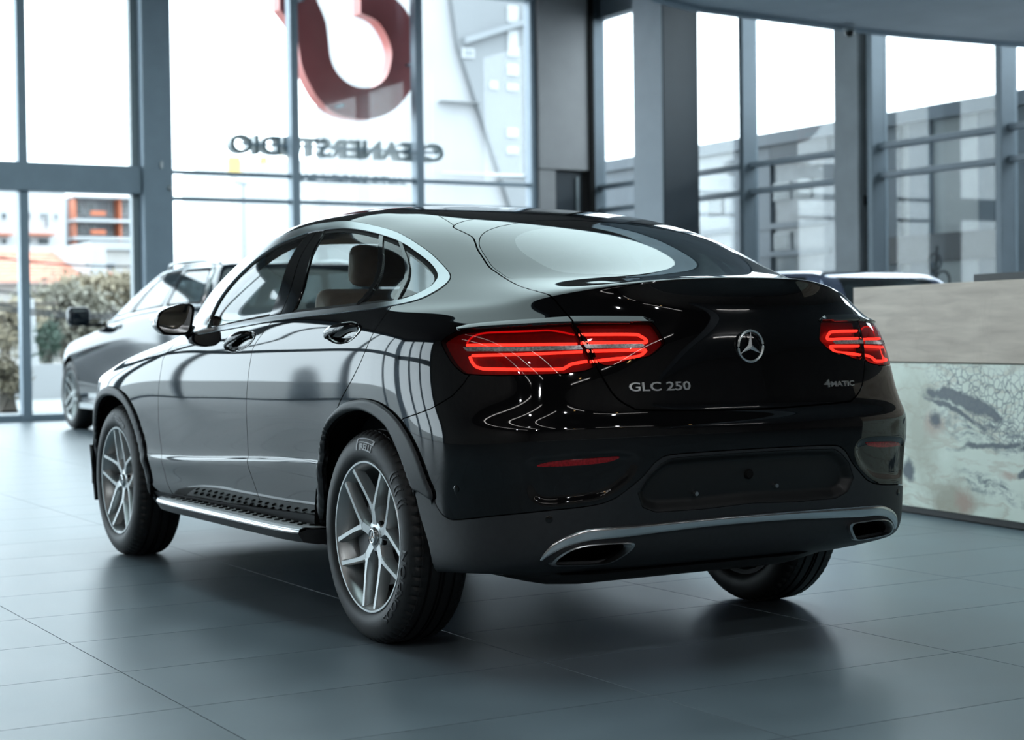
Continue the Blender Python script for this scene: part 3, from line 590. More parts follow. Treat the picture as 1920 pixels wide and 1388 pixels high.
# relief: number plate recess, pockets in the bumper, bowls behind the door handles
def dent(p, o, depth, width):
    f = o.phi(p.P, p.U); t = np.clip(-f / width, 0, 1); t = t * t * (3 - 2 * t)
    return p.moved(-depth * t)
def centre(k): a = list(UV[k]); return a + [(-a[-1][0], a[-1][1])]
plate = UV['plate']
plate_o = poly(plate[:7] + [(-1, plate[6][1]), (-1, plate[7][1])] + plate[7:])
DENTS = [(plate_o, .030, .030), (O('fog_recess'), .010, .030), (O('bowl_r'), .020, .028), (O('bowl_f'), .020, .028)]
def relief(p):
    for o, d_, w_ in DENTS: p = dent(p, o, d_, w_)
    return p.renormal()
base = relief(base)
def fine(o, n=140, m=60, lo=0.0):
    """finely meshed piece of the surface inside an outline"""
    a, b = o.L.min(0), o.L.max(0); a[0] = max(a[0], lo)
    u, v = np.meshgrid(np.linspace(a[0], b[0], n), np.linspace(a[1], b[1], m)); P, N = SC(u, v); P = P.reshape(-1, 3); P[np.abs(P[:, 1]) < 1e-9, 1] = 0
    I = np.arange(n * m).reshape(m, n); a_, b_, c_, d_ = I[:-1, :-1].ravel(), I[:-1, 1:].ravel(), I[1:, 1:].ravel(), I[1:, :-1].ravel()
    q = Patch(P, N.reshape(-1, 3), np.stack([u.ravel(), v.ravel()], 1), np.concatenate([np.stack([a_, c_, b_], 1), np.stack([a_, d_, c_], 1)]))
    return relief(cut(q, o.phi(q.P, q.U))[0])
N0 = base.N

holes = {}
ari = O('arch_r_in', [(5.15, -1), (7.45, -1)]); _ao = [q for q in UV['arch_r_out'][:17]]; _ai = UV['arch_r_in']
aro = Outline(SC, _ao + [(_ai[12][0] + .02, 3.15), (_ai[12][0] + .5, 3.1), (_ai[12][0] + .6, -1), (_ao[0][0], -1)], True)
afi = O('arch_f_in', [(UV['arch_f_in'][-1][0], -1), (UV['arch_f_in'][0][0], -1)]); afo = O('arch_f_out', [(UV['arch_f_out'][-1][0], -1), (UV['arch_f_out'][0][0], -1)])
p = base
_, p = cut(p, ari.phi(p.P, p.U)); _, p = cut(p, afi.phi(p.P, p.U))
fl_r, p = split(p, aro, .003); fl_f, p = split(p, afo, .003)
def flare(q, oi, oo):
    d = np.minimum(np.clip(oi.phi(q.P, q.U), 0, 1), np.clip(-oo.phi(q.P, q.U), 0, 1))
    t = np.clip(d / .012, 0, 1); return q.moved(.013 * np.sqrt(1 - (1 - t) ** 2) + .001).renormal()
panel('wheel_arch_trim', flare(fl_r, ari, aro), M_clad, car, .02)
panel('wheel_arch_trim', flare(fl_f, afi, afo), M_clad, car, .02)

# window band of the side
dlo = O('dlo_out'); dli = O('dlo_in')
band, p = split(p, dlo, .004)
glz, frame = split(band, dli, .0)
panel('window_surround', frame.moved(.003), M_trimal, car, .012)
seal = dli.phi(glz.P, glz.U)
ring, inner = cut(glz, -(seal + .016))
panel('window_seal', ring.moved(-.004), M_dark, car, .012)
pb = poly(UV['pillar_b']); bc = poly(UV['bar_c']); bd = poly(UV['bar_d'])
g = UV['gap_b']
def gphi(U): return (U[:, 0] - (g[0][0] + (U[:, 1] - g[0][1]) / (g[1][1] - g[0][1]) * (g[1][0] - g[0][0]))) * .5
pil_b = fine(pb, 60, 60)
a_, rest = cut(pil_b, gphi(pil_b.U) + .004); _, b_ = cut(rest, gphi(rest.U) - .004)
panel('pillar_cover', a_.moved(-.001), M_gloss, car, .012); panel('pillar_cover', b_.moved(-.001), M_gloss, car, .012)
panel('window_divider', fine(bc, 60, 60).moved(-.001), M_gloss, car, .014); panel('window_divider', fine(bd, 60, 60).moved(.001), M_gloss, car, .014)
ub = sum(q[0] for q in UV['pillar_b']) / 4; uc = sum(q[0] for q in UV['bar_c']) / 4; ud = sum(q[0] for q in UV['bar_d']) / 4
cen = inner.U[inner.T].mean(1)
def upos(L, v):  # divider position at row v
    (a0, a1), (b0, b1) = ((L[0][0] + L[3][0]) / 2, (L[0][1] + L[3][1]) / 2), ((L[1][0] + L[2][0]) / 2, (L[1][1] + L[2][1]) / 2)
    return a0 + (v - a1) / (b1 - a1) * (b0 - a0)
w_b, w_c, w_d = (upos(UV[k], cen[:, 1]) for k in ('pillar_b', 'bar_c', 'bar_d'))
zone = np.where(cen[:, 0] > w_b, 0, np.where(cen[:, 0] > w_c, 1, np.where(cen[:, 0] > w_d, 2, 3)))
for z, nm, mt in ((0, 'front_door_window', M_carglass), (1, 'rear_door_window', M_carglass), (2, 'rear_door_quarter_light', M_qglass), (3, 'quarter_window', M_qglass)):
    panel(nm, Patch(inner.P, inner.N, inner.U, inner.T[zone == z]).compact().moved(-.006), mt, car, 0)

# tailgate with rear window
h = UV['hatch']
hatch = Outline(SC, [(-1, h[0][1]), (-.5, h[0][1])] + h + [(-.5, h[-1][1]), (-1, h[-1][1])], True)
gt, p = split(p, hatch, .006)
gl = UV['glass']
win = Outline(SC, [(-1, gl[0][1] + .02)] + gl + [(-1, gl[-1][1])], True)
rw, gt = split(gt, win, .003)
gi = UV['glass_in']; gin = Outline(SC, [(-1, gi[0][1])] + gi + [(-1, gi[-1][1])], True)
rin, frit = cut(rw, gin.phi(rw.P, rw.U))
wo, = panel('rear_window', rin.moved(-.001), M_rearglass, car, 0, 'both'); panel('window_border', frit.moved(-.001), M_frit, wo, .012, 'both')
# lamps
lamp = O('lamp'); lch = O('lampchrome')
def lamps(q):
    b, q = split(q, lamp, .004); return None, b, q
ch_h, la_h, gt = lamps(gt); ch_s, la_s, p = lamps(p)
panel('tailgate', gt, M_paint, car, .014, 'both')
def ribbon(k, r, material, parent, mirror, depth=.010, half=None):
    L = smooth_line(UV[k], False, 6); P, N = SC(L[:, 0], L[:, 1]); P = P - N * depth
    if mirror: P = P * np.array([1, -1, 1.])
    return MB().tube([tuple(q) for q in P], r, 8).build('light_strip', material, parent, True)
def insert_strip(k, material, parent, mirror, depth=.014):
    o = O(k, smooth=False); q = fine(o).moved(.0006); m = np.array([1, -1 if mirror else 1, 1.])
    return mesh_from('clear_strip', q.P * m, q.N, q.T[:, ::-1] if mirror else q.T, material, parent)
for nm, q, strips, clear in (('tail_light', la_s, (('led_su1', .0028, M_led2), ('led_su2', .0045, M_led), ('led_sl1', .0045, M_led), ('led_sl2', .0050, M_led)), 'indicator'),
                             ('tailgate_light', la_h, (('led_hu', .0050, M_led), ('led_hl', .0050, M_led)), 'indicator_h')):
    hs = panel(nm, q.moved(-.022), M_lampbody, car, 0)
    for k, o in enumerate(hs):
        for s_, r_, m_ in strips: ribbon(s_, r_, m_, o, k == 1)
        insert_strip(clear, M_lampgrey, o, k == 1)
        m = np.array([1, -1 if k else 1, 1.]); a, b, c = rim_of(q, .024)
        mesh_from('lamp_wall', a * m, b * m, c[:, ::-1] if k else c, M_dark, o)
        mesh_from('lamp_cover', q.P * m, q.N * m, q.T[:, ::-1] if k else q.T, M_lampglass, o)
    
q = fine(lch, 260, 90); a_, q = cut(q, hatch.phi(q.P, q.U) + .003); _, b_ = cut(q, hatch.phi(q.P, q.U) - .003)
_lc = UV['lampchrome']; _t = sorted(_lc[:8]); _b = sorted(_lc[8:])
def ledge(q):
    vt = np.interp(q.U[:, 0], [a[0] for a in _t], [a[1] for a in _t]); vb = np.interp(q.U[:, 0], [a[0] for a in _b], [a[1] for a in _b])
    return q.moved(.001 + .009 * np.clip((vt - q.U[:, 1]) / np.maximum(vt - vb, .02), 0, 1)).renormal()
panel('tail_light_trim', ledge(b_), M_paint, car, .011); panel('tail_light_trim', ledge(a_), M_paint, car, .011)

# rear bumper: gloss skin, grey cladding, bright strip, reflectors, tail pipes
bg_ = UV['bumper_gap']
bump = poly([(-1, 9.3), (2.2, 9.3), (3.4, 9.15)] + bg_ + [(6.0, 5.5), (6.2, -1), (-1, -1)])
bp_, p = split(p, bump, .004)
panel('bumper_reflector', fine(O('reflector')).moved(.002), M_refl, car, .006)
ct = UV['clad_top']
clad = Outline(SC, [(6.0, ct[0][1] + .8), (5.4, ct[0][1] + .35)] + ct + [(-.6, ct[-1][1]), (-1, ct[-1][1]), (-1, -1), (6.0, -1)], True)
cl, bp_ = split(bp_, clad, .004)
bc_ = UV['bumper_chrome']; im = max(range(len(bc_)), key=lambda i: 0 if bc_[i][0] > .1 else 1)
mid = [i for i, q in enumerate(bc_) if q[0] < .15]
strip_o = Outline(SC, bc_[:mid[0] + 1] + [(-.6, bc_[mid[0]][1]), (-1, bc_[mid[0]][1]), (-1, bc_[mid[-1]][1]), (-.6, bc_[mid[-1]][1])] + bc_[mid[-1]:], True)
st = fine(strip_o, 240, 70)
ex_o = O('exhaust'); _, cl = cut(cl, ex_o.phi(cl.P, cl.U) + .002)
bumper, = panel('rear_bumper', bp_, M_paint, car, .014, 'both')
# the plate recess is a matt insert
inset, cl2 = split(cl, plate_o, .002)
panel('bumper_cladding', cl2, M_clad, car, .014, 'both')
panel('plate_recess', inset, M_clad_dark, car, .008, 'both')
d = np.clip(-strip_o.phi(st.P, st.U), 0, 1); t_ = np.clip(d / .012, 0, 1)
panel('bumper_strip', st.moved(.002 + .007 * np.sqrt(1 - (1 - t_) ** 2)).renormal(), M_chrome, car, .014, 'both')
for sgn in (1, -1):
    L = smooth_line(UV['exhaust'], True, 4); P, N = SC(L[:, 0], L[:, 1]); m = np.array([1, sgn, 1.]); Pc = P.mean(0)
    A = P + np.array([-.016, 0, 0]); B = A + (Pc - P) * .085 + np.array([-.004, 0, 0]); Cc = P + (Pc - P) * .17 + np.array([.008, 0, 0]); D = P + (Pc - P) * .20 + np.array([.10, 0, 0]); Z = P + np.array([.02, 0, 0])
    n = len(P); mb = MB(); mb.add(np.concatenate([Z, A, B, Cc, D]) * m, [(r * n + i, r * n + (i + 1) % n, (r + 1) * n + (i + 1) % n, (r + 1) * n + i) for r in range(3) for i in range(n)])
    tip = mb.build('tail_pipe_trim', M_satin, car, True)
    mb = MB(); mb.add(np.concatenate([Cc, D]) * m, [(i, (i + 1) % n, n + (i + 1) % n, n + i) for i in range(n)] + [tuple(range(n, 2 * n))])
    mb.build('tail_pipe_throat', M_dark, tip, True)
def surf_at(uv): 
    P, N = SC(np.array(uv[0]), np.array(uv[1])); return P, N
for uv in UV['sensor']:
    P, N = surf_at(uv)
    for sgn in (1, -1):
        q = P * [1, sgn, 1]; nn = N * [1, sgn, 1]
        o = MB().lathe([(0, .003), (.009, .003), (.0115, .0015), (.012, -.004)], 20, 2).build('parking_sensor', M_gloss, car, True, loc=q); o.rotation_mode = 'QUATERNION'; o.rotation_quaternion = Vector(nn).to_track_quat('Z', 'Y')
pq = [(-.985, .215, .552), (-.990, -.105, .560), (-.993, -.100, .655), (-.988, .155, .600)]
for k, (x, y, z) in enumerate(pq[:3]):
    MB().lathe([(0, -.030), (.007, -.030), (.0075, -.026), (.0075, -.015)], 12, 0).build('screw', M_satin, car, True, loc=(x + .042, y, z))
MB().lathe([(0, -.032), (.013, -.032), (.017, -.026), (.017, -.015)], 12, 0).build('clip', M_dark, car, True, loc=(-.955, .012, .605))

# doors, sill, roof, bonnet, windscreen and what is left of the shell
gf, gm, gr, db = UV['gap_front'], UV['gap_mid'], UV['gap_rear'], UV['door_bottom']
fdoor = poly([(9.6, 14.4), (9.95, 13.2)][:1] + [(10.35, 12.6)] + smooth_line(gf, False, 4).tolist() + [db[3]] + smooth_line(gm[::-1], False, 4).tolist() + [(gm[0][0], 14.8)])
fd, p = split(p, fdoor, .005)
rdoor = poly(smooth_line(gm, False, 4).tolist() + [db[4], db[5], db[6], (7.0, 4.0)] + smooth_line(gr[::-1], False, 4).tolist() + [(gr[0][0] + .1, 14.9), (gm[0][0], 14.9)])
rd, p = split(p, rdoor, .005)
panel('front_door', fd, M_paint, car, .012); panel('rear_door', rd, M_paint, car, .012)
sill = poly(db + [(db[-1][0], -1), (db[0][0], -1)]); sl, p = split(p, sill, .004)
panel('side_sill', sl, M_clad, car, .01)
dt = UV['ditch']
roof_o = poly([(-1, h[0][1] + .02), (h[0][0], h[0][1] + .02)] + [dt[0]] + smooth_line(dt, False, 4).tolist() + [(9.5, 19.75), (10.8, 19.7), (12, 19.6), (13.2, 19.55), (14.5, 19.5), (17, 19.5), (17, 24), (-1, 24)])
rf_, p = split(p, roof_o, .004)
panel('roof', rf_, M_paint, car, .012, 'both')
hood_o = poly([(11.0, 13.75), (11.2, 12.9), (11.6, 12.3), (12.4, 11.6), (13.2, 11.1), (14, 10.75), (17, 10.6), (17, 14.3), (12, 14.2)], True)
hd, p = split(p, hood_o, .004); panel('bonnet', hd, M_paint, car, .012, 'both')
ws_o = poly([(11.15, 14.8), (12, 14.55), (13, 14.5), (17, 14.5), (17, 18.6), (13, 18.6), (11.8, 18.5), (11.25, 18.1), (11.05, 16.5)], False)
ws, p = split(p, ws_o, .004); panel('windscreen', ws.moved(-.001), M_carglass, car, .01, 'both')
hl_o = poly([(13.1, 9.9), (13.9, 10.1), (14.7, 9.9), (15.1, 9.2), (14.9, 8.2), (14.2, 8.3), (13.4, 8.9)], True)
hl, p = split(p, hl_o, .004)
for o in panel('headlight', hl.moved(-.02), M_lampgrey, car, 0): pass
panel('headlight_cover', hl, M_carglass, car, .02)
gr_o = poly([(15.2, 8.6), (15.35, 9.4), (17, 9.5), (17, 5.2), (15.3, 5.4)], False)
gl_, p = split(p, gr_o, .004); panel('grille', gl_.moved(-.015), M_dark, car, 0, 'both')
panel('body_shell', p, M_paint, car, .012, 'both')

# dark inner skin behind the panel joints, beige lining inside the cabin
q = grid_patch(SC, 97, 89)
for o, e in ((ari, -.0), (afi, -.0), (dli, -.010), (win, -.02), (ws_o, -.01), (lamp, .0), (ex_o, .01), (hl_o, .0), (gr_o, 0)):
    _, q = cut(q, o.phi(q.P, q.U) - (e if o in (ari, afi, lamp, ex_o) else e))
for o, dp in ((plate_o, .030), (O('fog_recess'), .014), (O('bowl_r'), .022), (O('bowl_f'), .022)):
    f_ = o.phi(q.P, q.U); q = Patch(q.P - q.N * (dp * (f_ < .02))[:, None], q.N, q.U, q.T)
panel('inner_shell', q.moved(-.016), M_dark, car, 0, 'both')
_, up = cut(q, np.where(q.U[:, 1] > 13.2, 1., -1.)); up = up.moved(-.045)
panel('cabin_lining', Patch(up.P, -up.N, up.U, up.T[:, ::-1]), M_beige, car, 0, 'both')

# underbody and wheel housings
box_obj('underbody', (-.50, 3.45, -.60, .60, .285, .34), M_dark, car, .02)
MB().box(.48, 2.36, -.80, .80, .285, .34).build('floor_pan', M_dark, car)
for x0 in (0, 2.873):
    for sgn in (1, -1):
        mb = MB(); k = 28; r = .475
        ring_ = [(x0 + r * math.cos(t), .37 + r * math.sin(t)) for t in np.linspace(-.10, math.pi + .10, k)]
        mb.add([(x, sgn * .60, z) for x, z in ring_] + [(x, sgn * .905, z) for x, z in ring_], [(i, i + 1, k + i + 1, k + i) for i in range(k - 1)] + [tuple(range(k))])
        mb.build('wheel_housing', M_dark, car, False)

# lower valance under the tail pipes
mb = MB(); pr = [(-.845, .305), (-.815, .282), (-.74, .262), (-.60, .256), (-.42, .265), (-.42, .32), (-.80, .33)]
rows = [(-.56, .35, .028), (-.48, .8, .008), (-.3, 1, 0), (.3, 1, 0), (.52, 1, -.002), (.62, .9, .004), (.70, .45, .022)]
n = len(pr)
mb.add([(-.42 + (x + .42) * s_, y, .33 + (z - .33) * (.4 + .6 * s_) ) for y, s_, dz in rows for x, z in pr], [(i * n + j, i * n + (j + 1) % n, (i + 1) * n + (j + 1) % n, (i + 1) * n + j) for i in range(len(rows) - 1) for j in range(n)] + [tuple(range(n))[::-1], tuple(range((len(rows) - 1) * n, len(rows) * n))])
mb.build('lower_valance', M_clad_dark, car, True)

# running boards
for sgn in (1, -1):
    xs_ = [.425, .46, .6, 1.0, 1.4, 1.8, 2.02, 2.12, 2.18]; yo = [.992, 1.004, 1.012, 1.012, 1.008, 1.0, .985, .968, .945]; zt = [.363, .363, .361, .358, .355, .351, .348, .346, .345]
    def prof(y, z, a): return [(.84, z - .004), (y - .055, z), (y - .03, z + .004), (y - .004, z - .004), (y, z - .018), (y - .02, z - .050), (y - .08, z - .062), (.84, z - .062)]
    mb = MB(); nn = 8
    mb.add([(x, sgn * a, b) for x, y, z in zip(xs_, yo, zt) for a, b in prof(y, z, 0)], [(i * nn + j, i * nn + (j + 1) % nn, (i + 1) * nn + (j + 1) % nn, (i + 1) * nn + j) for i in range(len(xs_) - 1) for j in range(nn)] + [tuple(range(nn))[::-1], tuple(range((len(xs_) - 1) * nn, len(xs_) * nn))])
    rb = mb.build('running_board', M_clad, car, True)
    mb = MB()
    def sp(y, z): return [(y - .034, z + .003), (y - .022, z + .0055), (y - .005, z - .0015), (y - .001, z - .013), (y - .03, z - .008)]
    mb.add([(x, sgn * a, b) for x, y, z in list(zip(xs_, yo, zt))[:8] for a, b in sp(y, z)], [(i * 5 + j, i * 5 + (j + 1) % 5, (i + 1) * 5 + (j + 1) % 5, (i + 1) * 5 + j) for i in range(7) for j in range(5)] + [(4, 3, 2, 1, 0), (35, 36, 37, 38, 39)])
    mb.build('metal_strip', M_satin, rb, True)
    mb = MB()
    mb.add([(x, sgn * a, b) for x, y, z in list(zip(xs_, yo, zt))[:7] for a, b in ((.882, z + .0), (y - .036, z + .0045), (y - .036, z - .004), (.882, z - .008))], [(i * 4 + j, i * 4 + (j + 1) % 4, (i + 1) * 4 + (j + 1) % 4, (i + 1) * 4 + j) for i in range(6) for j in range(4)] + [(3, 2, 1, 0), (24, 25, 26, 27)])
    mb.build('tread_plate', M_plate, rb, True)
    st0 = None
    for i in range(20):
        for j in range(2):
            x = .50 + i * .076 + j * .041; y = .905 + j * .030; z = np.interp(x, xs_, zt) + .0035
            if st0 is None: st0 = MB().lathe([(0, .004), (.009, .004), (.011, 0), (.011, -.004)], 10, 2).build('rubber_stud', M_dark, rb, True, loc=(x, sgn * y, z))
            else: share(st0, 'rubber_stud', rb, loc=(x, sgn * y, z))
# mud flap behind the front wheel opening
for sgn in (1, -1): MB().prism([(3.30, .24), (3.325, .24), (3.40, .52), (3.36, .52)], 1, sgn * .70, sgn * .90).build('mud_flap', M_dark, car)

# door handles
for k in ('bar_r', 'bar_f'):
    L = smooth_line(UV[k], False, 4); P, N = SC(L[:, 0], L[:, 1]); n = len(P); w = np.sin(np.linspace(0, math.pi, n))
    for sgn in (1, -1):
        m = np.array([1, sgn, 1.]); mb = MB(); kk = 12; vs = []
        for i in range(n):
            c0 = P[i] + N[i] * (.004 + .030 * w[i] ** .6); tg = P[min(i + 1, n - 1)] - P[max(i - 1, 0)]; tg /= np.linalg.norm(tg); up_ = np.cross(N[i], tg); up_ /= np.linalg.norm(up_)
            hh = .008 + .009 * w[i] ** .5; tt = .006 + .003 * w[i]
            vs += [(c0 + up_ * hh * math.cos(a) + N[i] * tt * math.sin(a)) * m for a in [2 * math.pi * j / kk for j in range(kk)]]
        mb.add(vs, [(i * kk + j, i * kk + (j + 1) % kk, (i + 1) * kk + (j + 1) % kk, (i + 1) * kk + j) for i in range(n - 1) for j in range(kk)] + [tuple(range(kk)), tuple(range((n - 1) * kk, n * kk))])
        mb.build('door_handle', M_paint, car, True)

# door mirrors
mo = smooth_line([(1.043, 1.126), (1.025, 1.177), (.981, 1.205), (.915, 1.221), (.879, 1.216), (.866, 1.195), (.875, 1.136), (.888, 1.089), (.918, 1.080), (.998, 1.081), (1.026, 1.098)], True, 4)
mc = np.array([.955, 1.150])
for sgn in (1, -1):
    mb = MB(); n = len(mo); vs = []
    for x, s_, dy in ((1.862, .955, 0), (1.850, .985, 0), (1.862, 1.0, 0), (1.90, .985, 0), (1.94, .92, -.004), (1.972, .78, -.010), (1.992, .55, -.016), (2.0, .2, -.02)):
        vs += [(x, sgn * (mc[0] + (y - mc[0]) * s_ + dy), mc[1] + (z - mc[1]) * s_) for y, z in mo]
    mb.add(vs, [(r * n + i, r * n + (i + 1) % n, (r + 1) * n + (i + 1) % n, (r + 1) * n + i) for r in range(7) for i in range(n)] + [tuple(range(7 * n, 8 * n))])
    hs = mb.build('door_mirror', M_paint, car, True)
    mb = MB(); mb.add([(1.8615, sgn * (mc[0] + (y - mc[0]) * .955), mc[1] + (z - mc[1]) * .955) for y, z in mo], [tuple(range(n))]); mb.build('mirror_surround', M_dark, hs)
    mb = MB(); mb.prism([(sgn * (mc[0] + (y - mc[0]) * .86), mc[1] + .003 + (z - mc[1]) * .86) for y, z in mo], 0, 1.855, 1.861); mb.build('mirror_glass', M_mirror, hs)
    mb = MB(); mb.tube([(1.95, sgn * .84, 1.095), (1.93, sgn * .885, 1.10), (1.92, sgn * .925, 1.115)], [.030, .022, .018], 10); mb.build('mirror_foot', M_dark, hs, True)

# emblem and letters, laid onto the tailgate
reg = np.nonzero((base.P[:, 0] < -.75) & (base.P[:, 2] > .7) & (base.P[:, 2] < 1.25))[0]; RP, RN = base.P[reg], base.N[reg]
def rear_at(y, z):
    out = np.empty((len(y), 3)); nn = np.empty((len(y), 3))
    for i, (a, b) in enumerate(zip(y, z)):
        k = ((RP[:, 1] - abs(a)) ** 2 + (RP[:, 2] - b) ** 2).argmin(); n_ = RN[k]; q_ = RP[k]
        out[i] = (q_[0] - (n_[1] * (abs(a) - q_[1]) + n_[2] * (b - q_[2])) / n_[0], a, b); nn[i] = n_ * [1, -1 if a < 0 else 1, 1]
    return out, nn
def badge(name, body, y0, z0, width, height, parent, label):
    me, co = text_mesh(body, 1.0, .06, .012, 3)
    lo, hi = co.min(0), co.max(0); co = (co - lo) / (hi - lo)
    y = y0 - co[:, 0] * width; z = z0 + co[:, 1] * height; P, N = rear_at(y, z); P = P + N * (-.001 + .005 * co[:, 2:3])
    me.vertices.foreach_set('co', P.astype(np.float32).ravel()); me.update(); me.materials.clear(); me.materials.append(M_badge)
    o = link(bpy.data.objects.new(name, me), parent); o['label'] = label
    return o
badge('model_badge', 'GLC 250', .455, .883, .213, .028, car, 'chrome letters GLC 250')
badge('model_badge', '4', -.313, .876, .026, .026, car, 'chrome letters 4MATIC, the figure')
badge('model_badge', 'MATIC', -.343, .877, .118, .018, car, 'chrome letters 4MATIC, the word')
Pst, Nst = rear_at(np.array([0.0]), np.array([1.017])); cst = Vector(Pst[0] + Nst[0] * .006)
def star_mesh(R, r, axis_rot=0):
    """three-pointed star in a ring, facing -x"""
    mb = MB(); k = 40; mb.tube([(0, R * math.cos(2 * math.pi * i / k), R * math.sin(2 * math.pi * i / k)) for i in range(k + 1)], r, 8, False)
    vs = [(-r * 1.6, 0, 0)]; 
    for i in range(3):
        a = math.pi / 2 + i * 2 * math.pi / 3
        vs += [(-r * .2, R * math.cos(a), R * math.sin(a)), (r * .3, R * .19 * math.cos(a + math.pi / 3), R * .19 * math.sin(a + math.pi / 3))]
    mb.add(vs, [(0, i, i % 6 + 1) for i in range(1, 7)]); return mb
em = star_mesh(.050, .0042).build('emblem', M_badge, car, False, loc=cst); em['label'] = 'round chrome emblem with a three-pointed star'
# ------------------------------------------------------------------ wheels (wheel centre at the origin, outer face towards +y)
def wheel_parts():
    parts = {}
    half = [(.262, .098), (.270, .108), (.285, .1165), (.300, .1185), (.318, .117), (.336, .111), (.350, .103), (.3600, .094), (.3660, .084), (.3665, .078), (.3695, .076), (.3700, .058), (.3700, .052), (.361, .051), (.361, .042), (.3705, .041), (.371, .012), (.362, .011), (.362, .002), (.371, .001)]
    prof = half + [(r, -h) for r, h in half[::-1]]
    n1 = len(half)
    def mod(i, j):
        i2 = i if i < n1 else len(prof) - 1 - i
        if 7 <= i2 <= 10: return -.007 if j % 4 == 0 else 0
        return 0
    mb = MB().lathe([(r, h) for r, h in prof], 256, 1, mod); parts['wheel'] = mb
    parts['rim'] = MB().lathe([(.236, .070), (.243, .088), (.250, .101), (.256, .107), (.2625, .1075), (.2655, .103), (.264, .096), (.250, .090), (.236, .060), (.228, .0), (.227, -.02)], 96, 1)
    parts['barrel'] = MB().lathe([(.228, -.02), (.226, -.06), (.245, -.095), (.262, -.100), (.263, -.09)], 64, 1)
    sp = MB(); edge = MB()
    def beam(P, w, t, dep):
        """spoke along 2-d points P (in the wheel plane), front at t, given widths"""
        n = len(P); vs = []; ve = []
        for i in range(n):
            d = np.array(P[min(i + 1, n - 1)]) - np.array(P[max(i - 1, 0)]); d = d / np.linalg.norm(d); s_ = np.array([-d[1], d[0]])
            for k, h in ((-.62, 0), (.62, 0), (1.0, -.012), (1.12, -dep[i]), (-1.12, -dep[i]), (-1.0, -.012)):
                q = np.array(P[i]) + s_ * w[i] * k / 2; vs.append((q[0], t[i] + h, q[1]))
        fs = [(i * 6 + j, i * 6 + (j + 1) % 6, (i + 1) * 6 + (j + 1) % 6, (i + 1) * 6 + j) for i in range(n - 1) for j in range(6)] + [tuple(range(6)), tuple(range((n - 1) * 6, n * 6))]
        sp.add(vs, fs)
    for k in range(5):
        a0 = math.pi / 2 + k * 2 * math.pi / 5
        pt = lambda r, da: (r * math.cos(a0 + da), r * math.sin(a0 + da))
        beam([pt(.040, 0), pt(.075, 0), pt(.112, 0)], [.052, .046, .056], [.076, .080, .084], [.04, .04, .04])
        for s_ in (1, -1):
            beam([pt(.095, s_ * .06), pt(.115, s_ * .14), pt(.150, s_ * .27), pt(.20, s_ * .385), pt(.250, s_ * .455)], [.030, .027, .023, .022, .025], [.083, .085, .090, .097, .104], [.04, .04, .04, .038, .03])
    parts['spokes'] = sp
    parts['hub'] = MB().lathe([(0, .079), (.028, .079), (.033, .076), (.052, .074), (.060, .066), (.068, .045), (.075, .02)], 40, 1)
    parts['hub_cap'] = MB().lathe([(0, .086), (.026, .085), (.031, .081), (.032, .074)], 32, 1)
    s3 = star_mesh(.0235, .0022); parts['emblem'] = MB().add([(y, .087 - x, z) for x, y, z in s3.v], s3.f)
    b = MB()
    for k in range(5):
        a = math.pi / 2 + math.pi / 5 + k * 2 * math.pi / 5
        b.lathe([(0, .072), (.009, .072), (.010, .068), (.010, .06)], 10, 1); n = 40
        b.v[-n:] = [(x + .056 * math.cos(a), y, z + .056 * math.sin(a)) for x, y, z in b.v[-n:]]
    parts['wheel_bolts'] = b
    parts['brake_disc'] = MB().lathe([(.05, .030), (.172, .030), (.175, .024), (.175, .004), (.05, .004)], 64, 1)
    parts['caliper'] = MB().prism([(.09 * math.cos(t), .09 * math.sin(t)) for t in np.linspace(-.6, .6, 8)] + [(.19 * math.cos(t), .19 * math.sin(t)) for t in np.linspace(.6, -.6, 8)], 1, -.02, .052)
    parts['back_plate'] = MB().lathe([(0, -.03), (.22, -.03), (.225, -.05)], 48, 1)
    return parts
WP = wheel_parts(); WM = dict(wheel=M_rubber, rim=M_rim, spokes=M_rim, hub=M_rim, hub_cap=M_rim2, emblem=M_chrome, wheel_bolts=M_dark, brake_disc=M_brake, caliper=M_brake, back_plate=M_dark, barrel=M_black_in)
def arc_text(body, r0, h, ang, width, face, flip=False, bold=0.0):
    """letters set round the tyre wall: ang = middle of the word (radians from +x), r0 = foot radius"""
    me, co = text_mesh(body, 1.0, .03, bold, 3); lo, hi = co.min(0), co.max(0); c = (co - lo) / (hi - lo)
    a = ang + (.5 - c[:, 0]) * width / r0; r = r0 + c[:, 1] * h
    y = np.interp(r, [.285, .300, .318, .336, .350, .360], [.1165, .1185, .117, .111, .103, .094]) + .0002 + .0013 * c[:, 2]
    me.vertices.foreach_set('co', np.stack([-r * np.cos(a) if False else r * np.cos(a), y, r * np.sin(a)], 1).astype(np.float32).ravel()); me.update()
    return me
PROTO = {}
def put_wheel(x, y, z, sgn, turn, steer=0.0):
    loc = Vector((x, sgn * y, z))
    root = None
    for nm, mb in WP.items():
        if nm not in PROTO:
            o = mb.build(nm, WM[nm], None, True); PROTO[nm] = o.data; bpy.data.objects.remove(o)
        o = bpy.data.objects.new(nm, PROTO[nm]); o.location = loc
        o.rotation_euler = (0, turn if nm in ('rim', 'spokes', 'hub', 'hub_cap', 'emblem', 'wheel_bolts') else (.5 if nm == 'caliper' else 0), steer + (0 if sgn > 0 else math.pi))
        link(o, car if root is None else root)
        if root is None: root = o
    return root
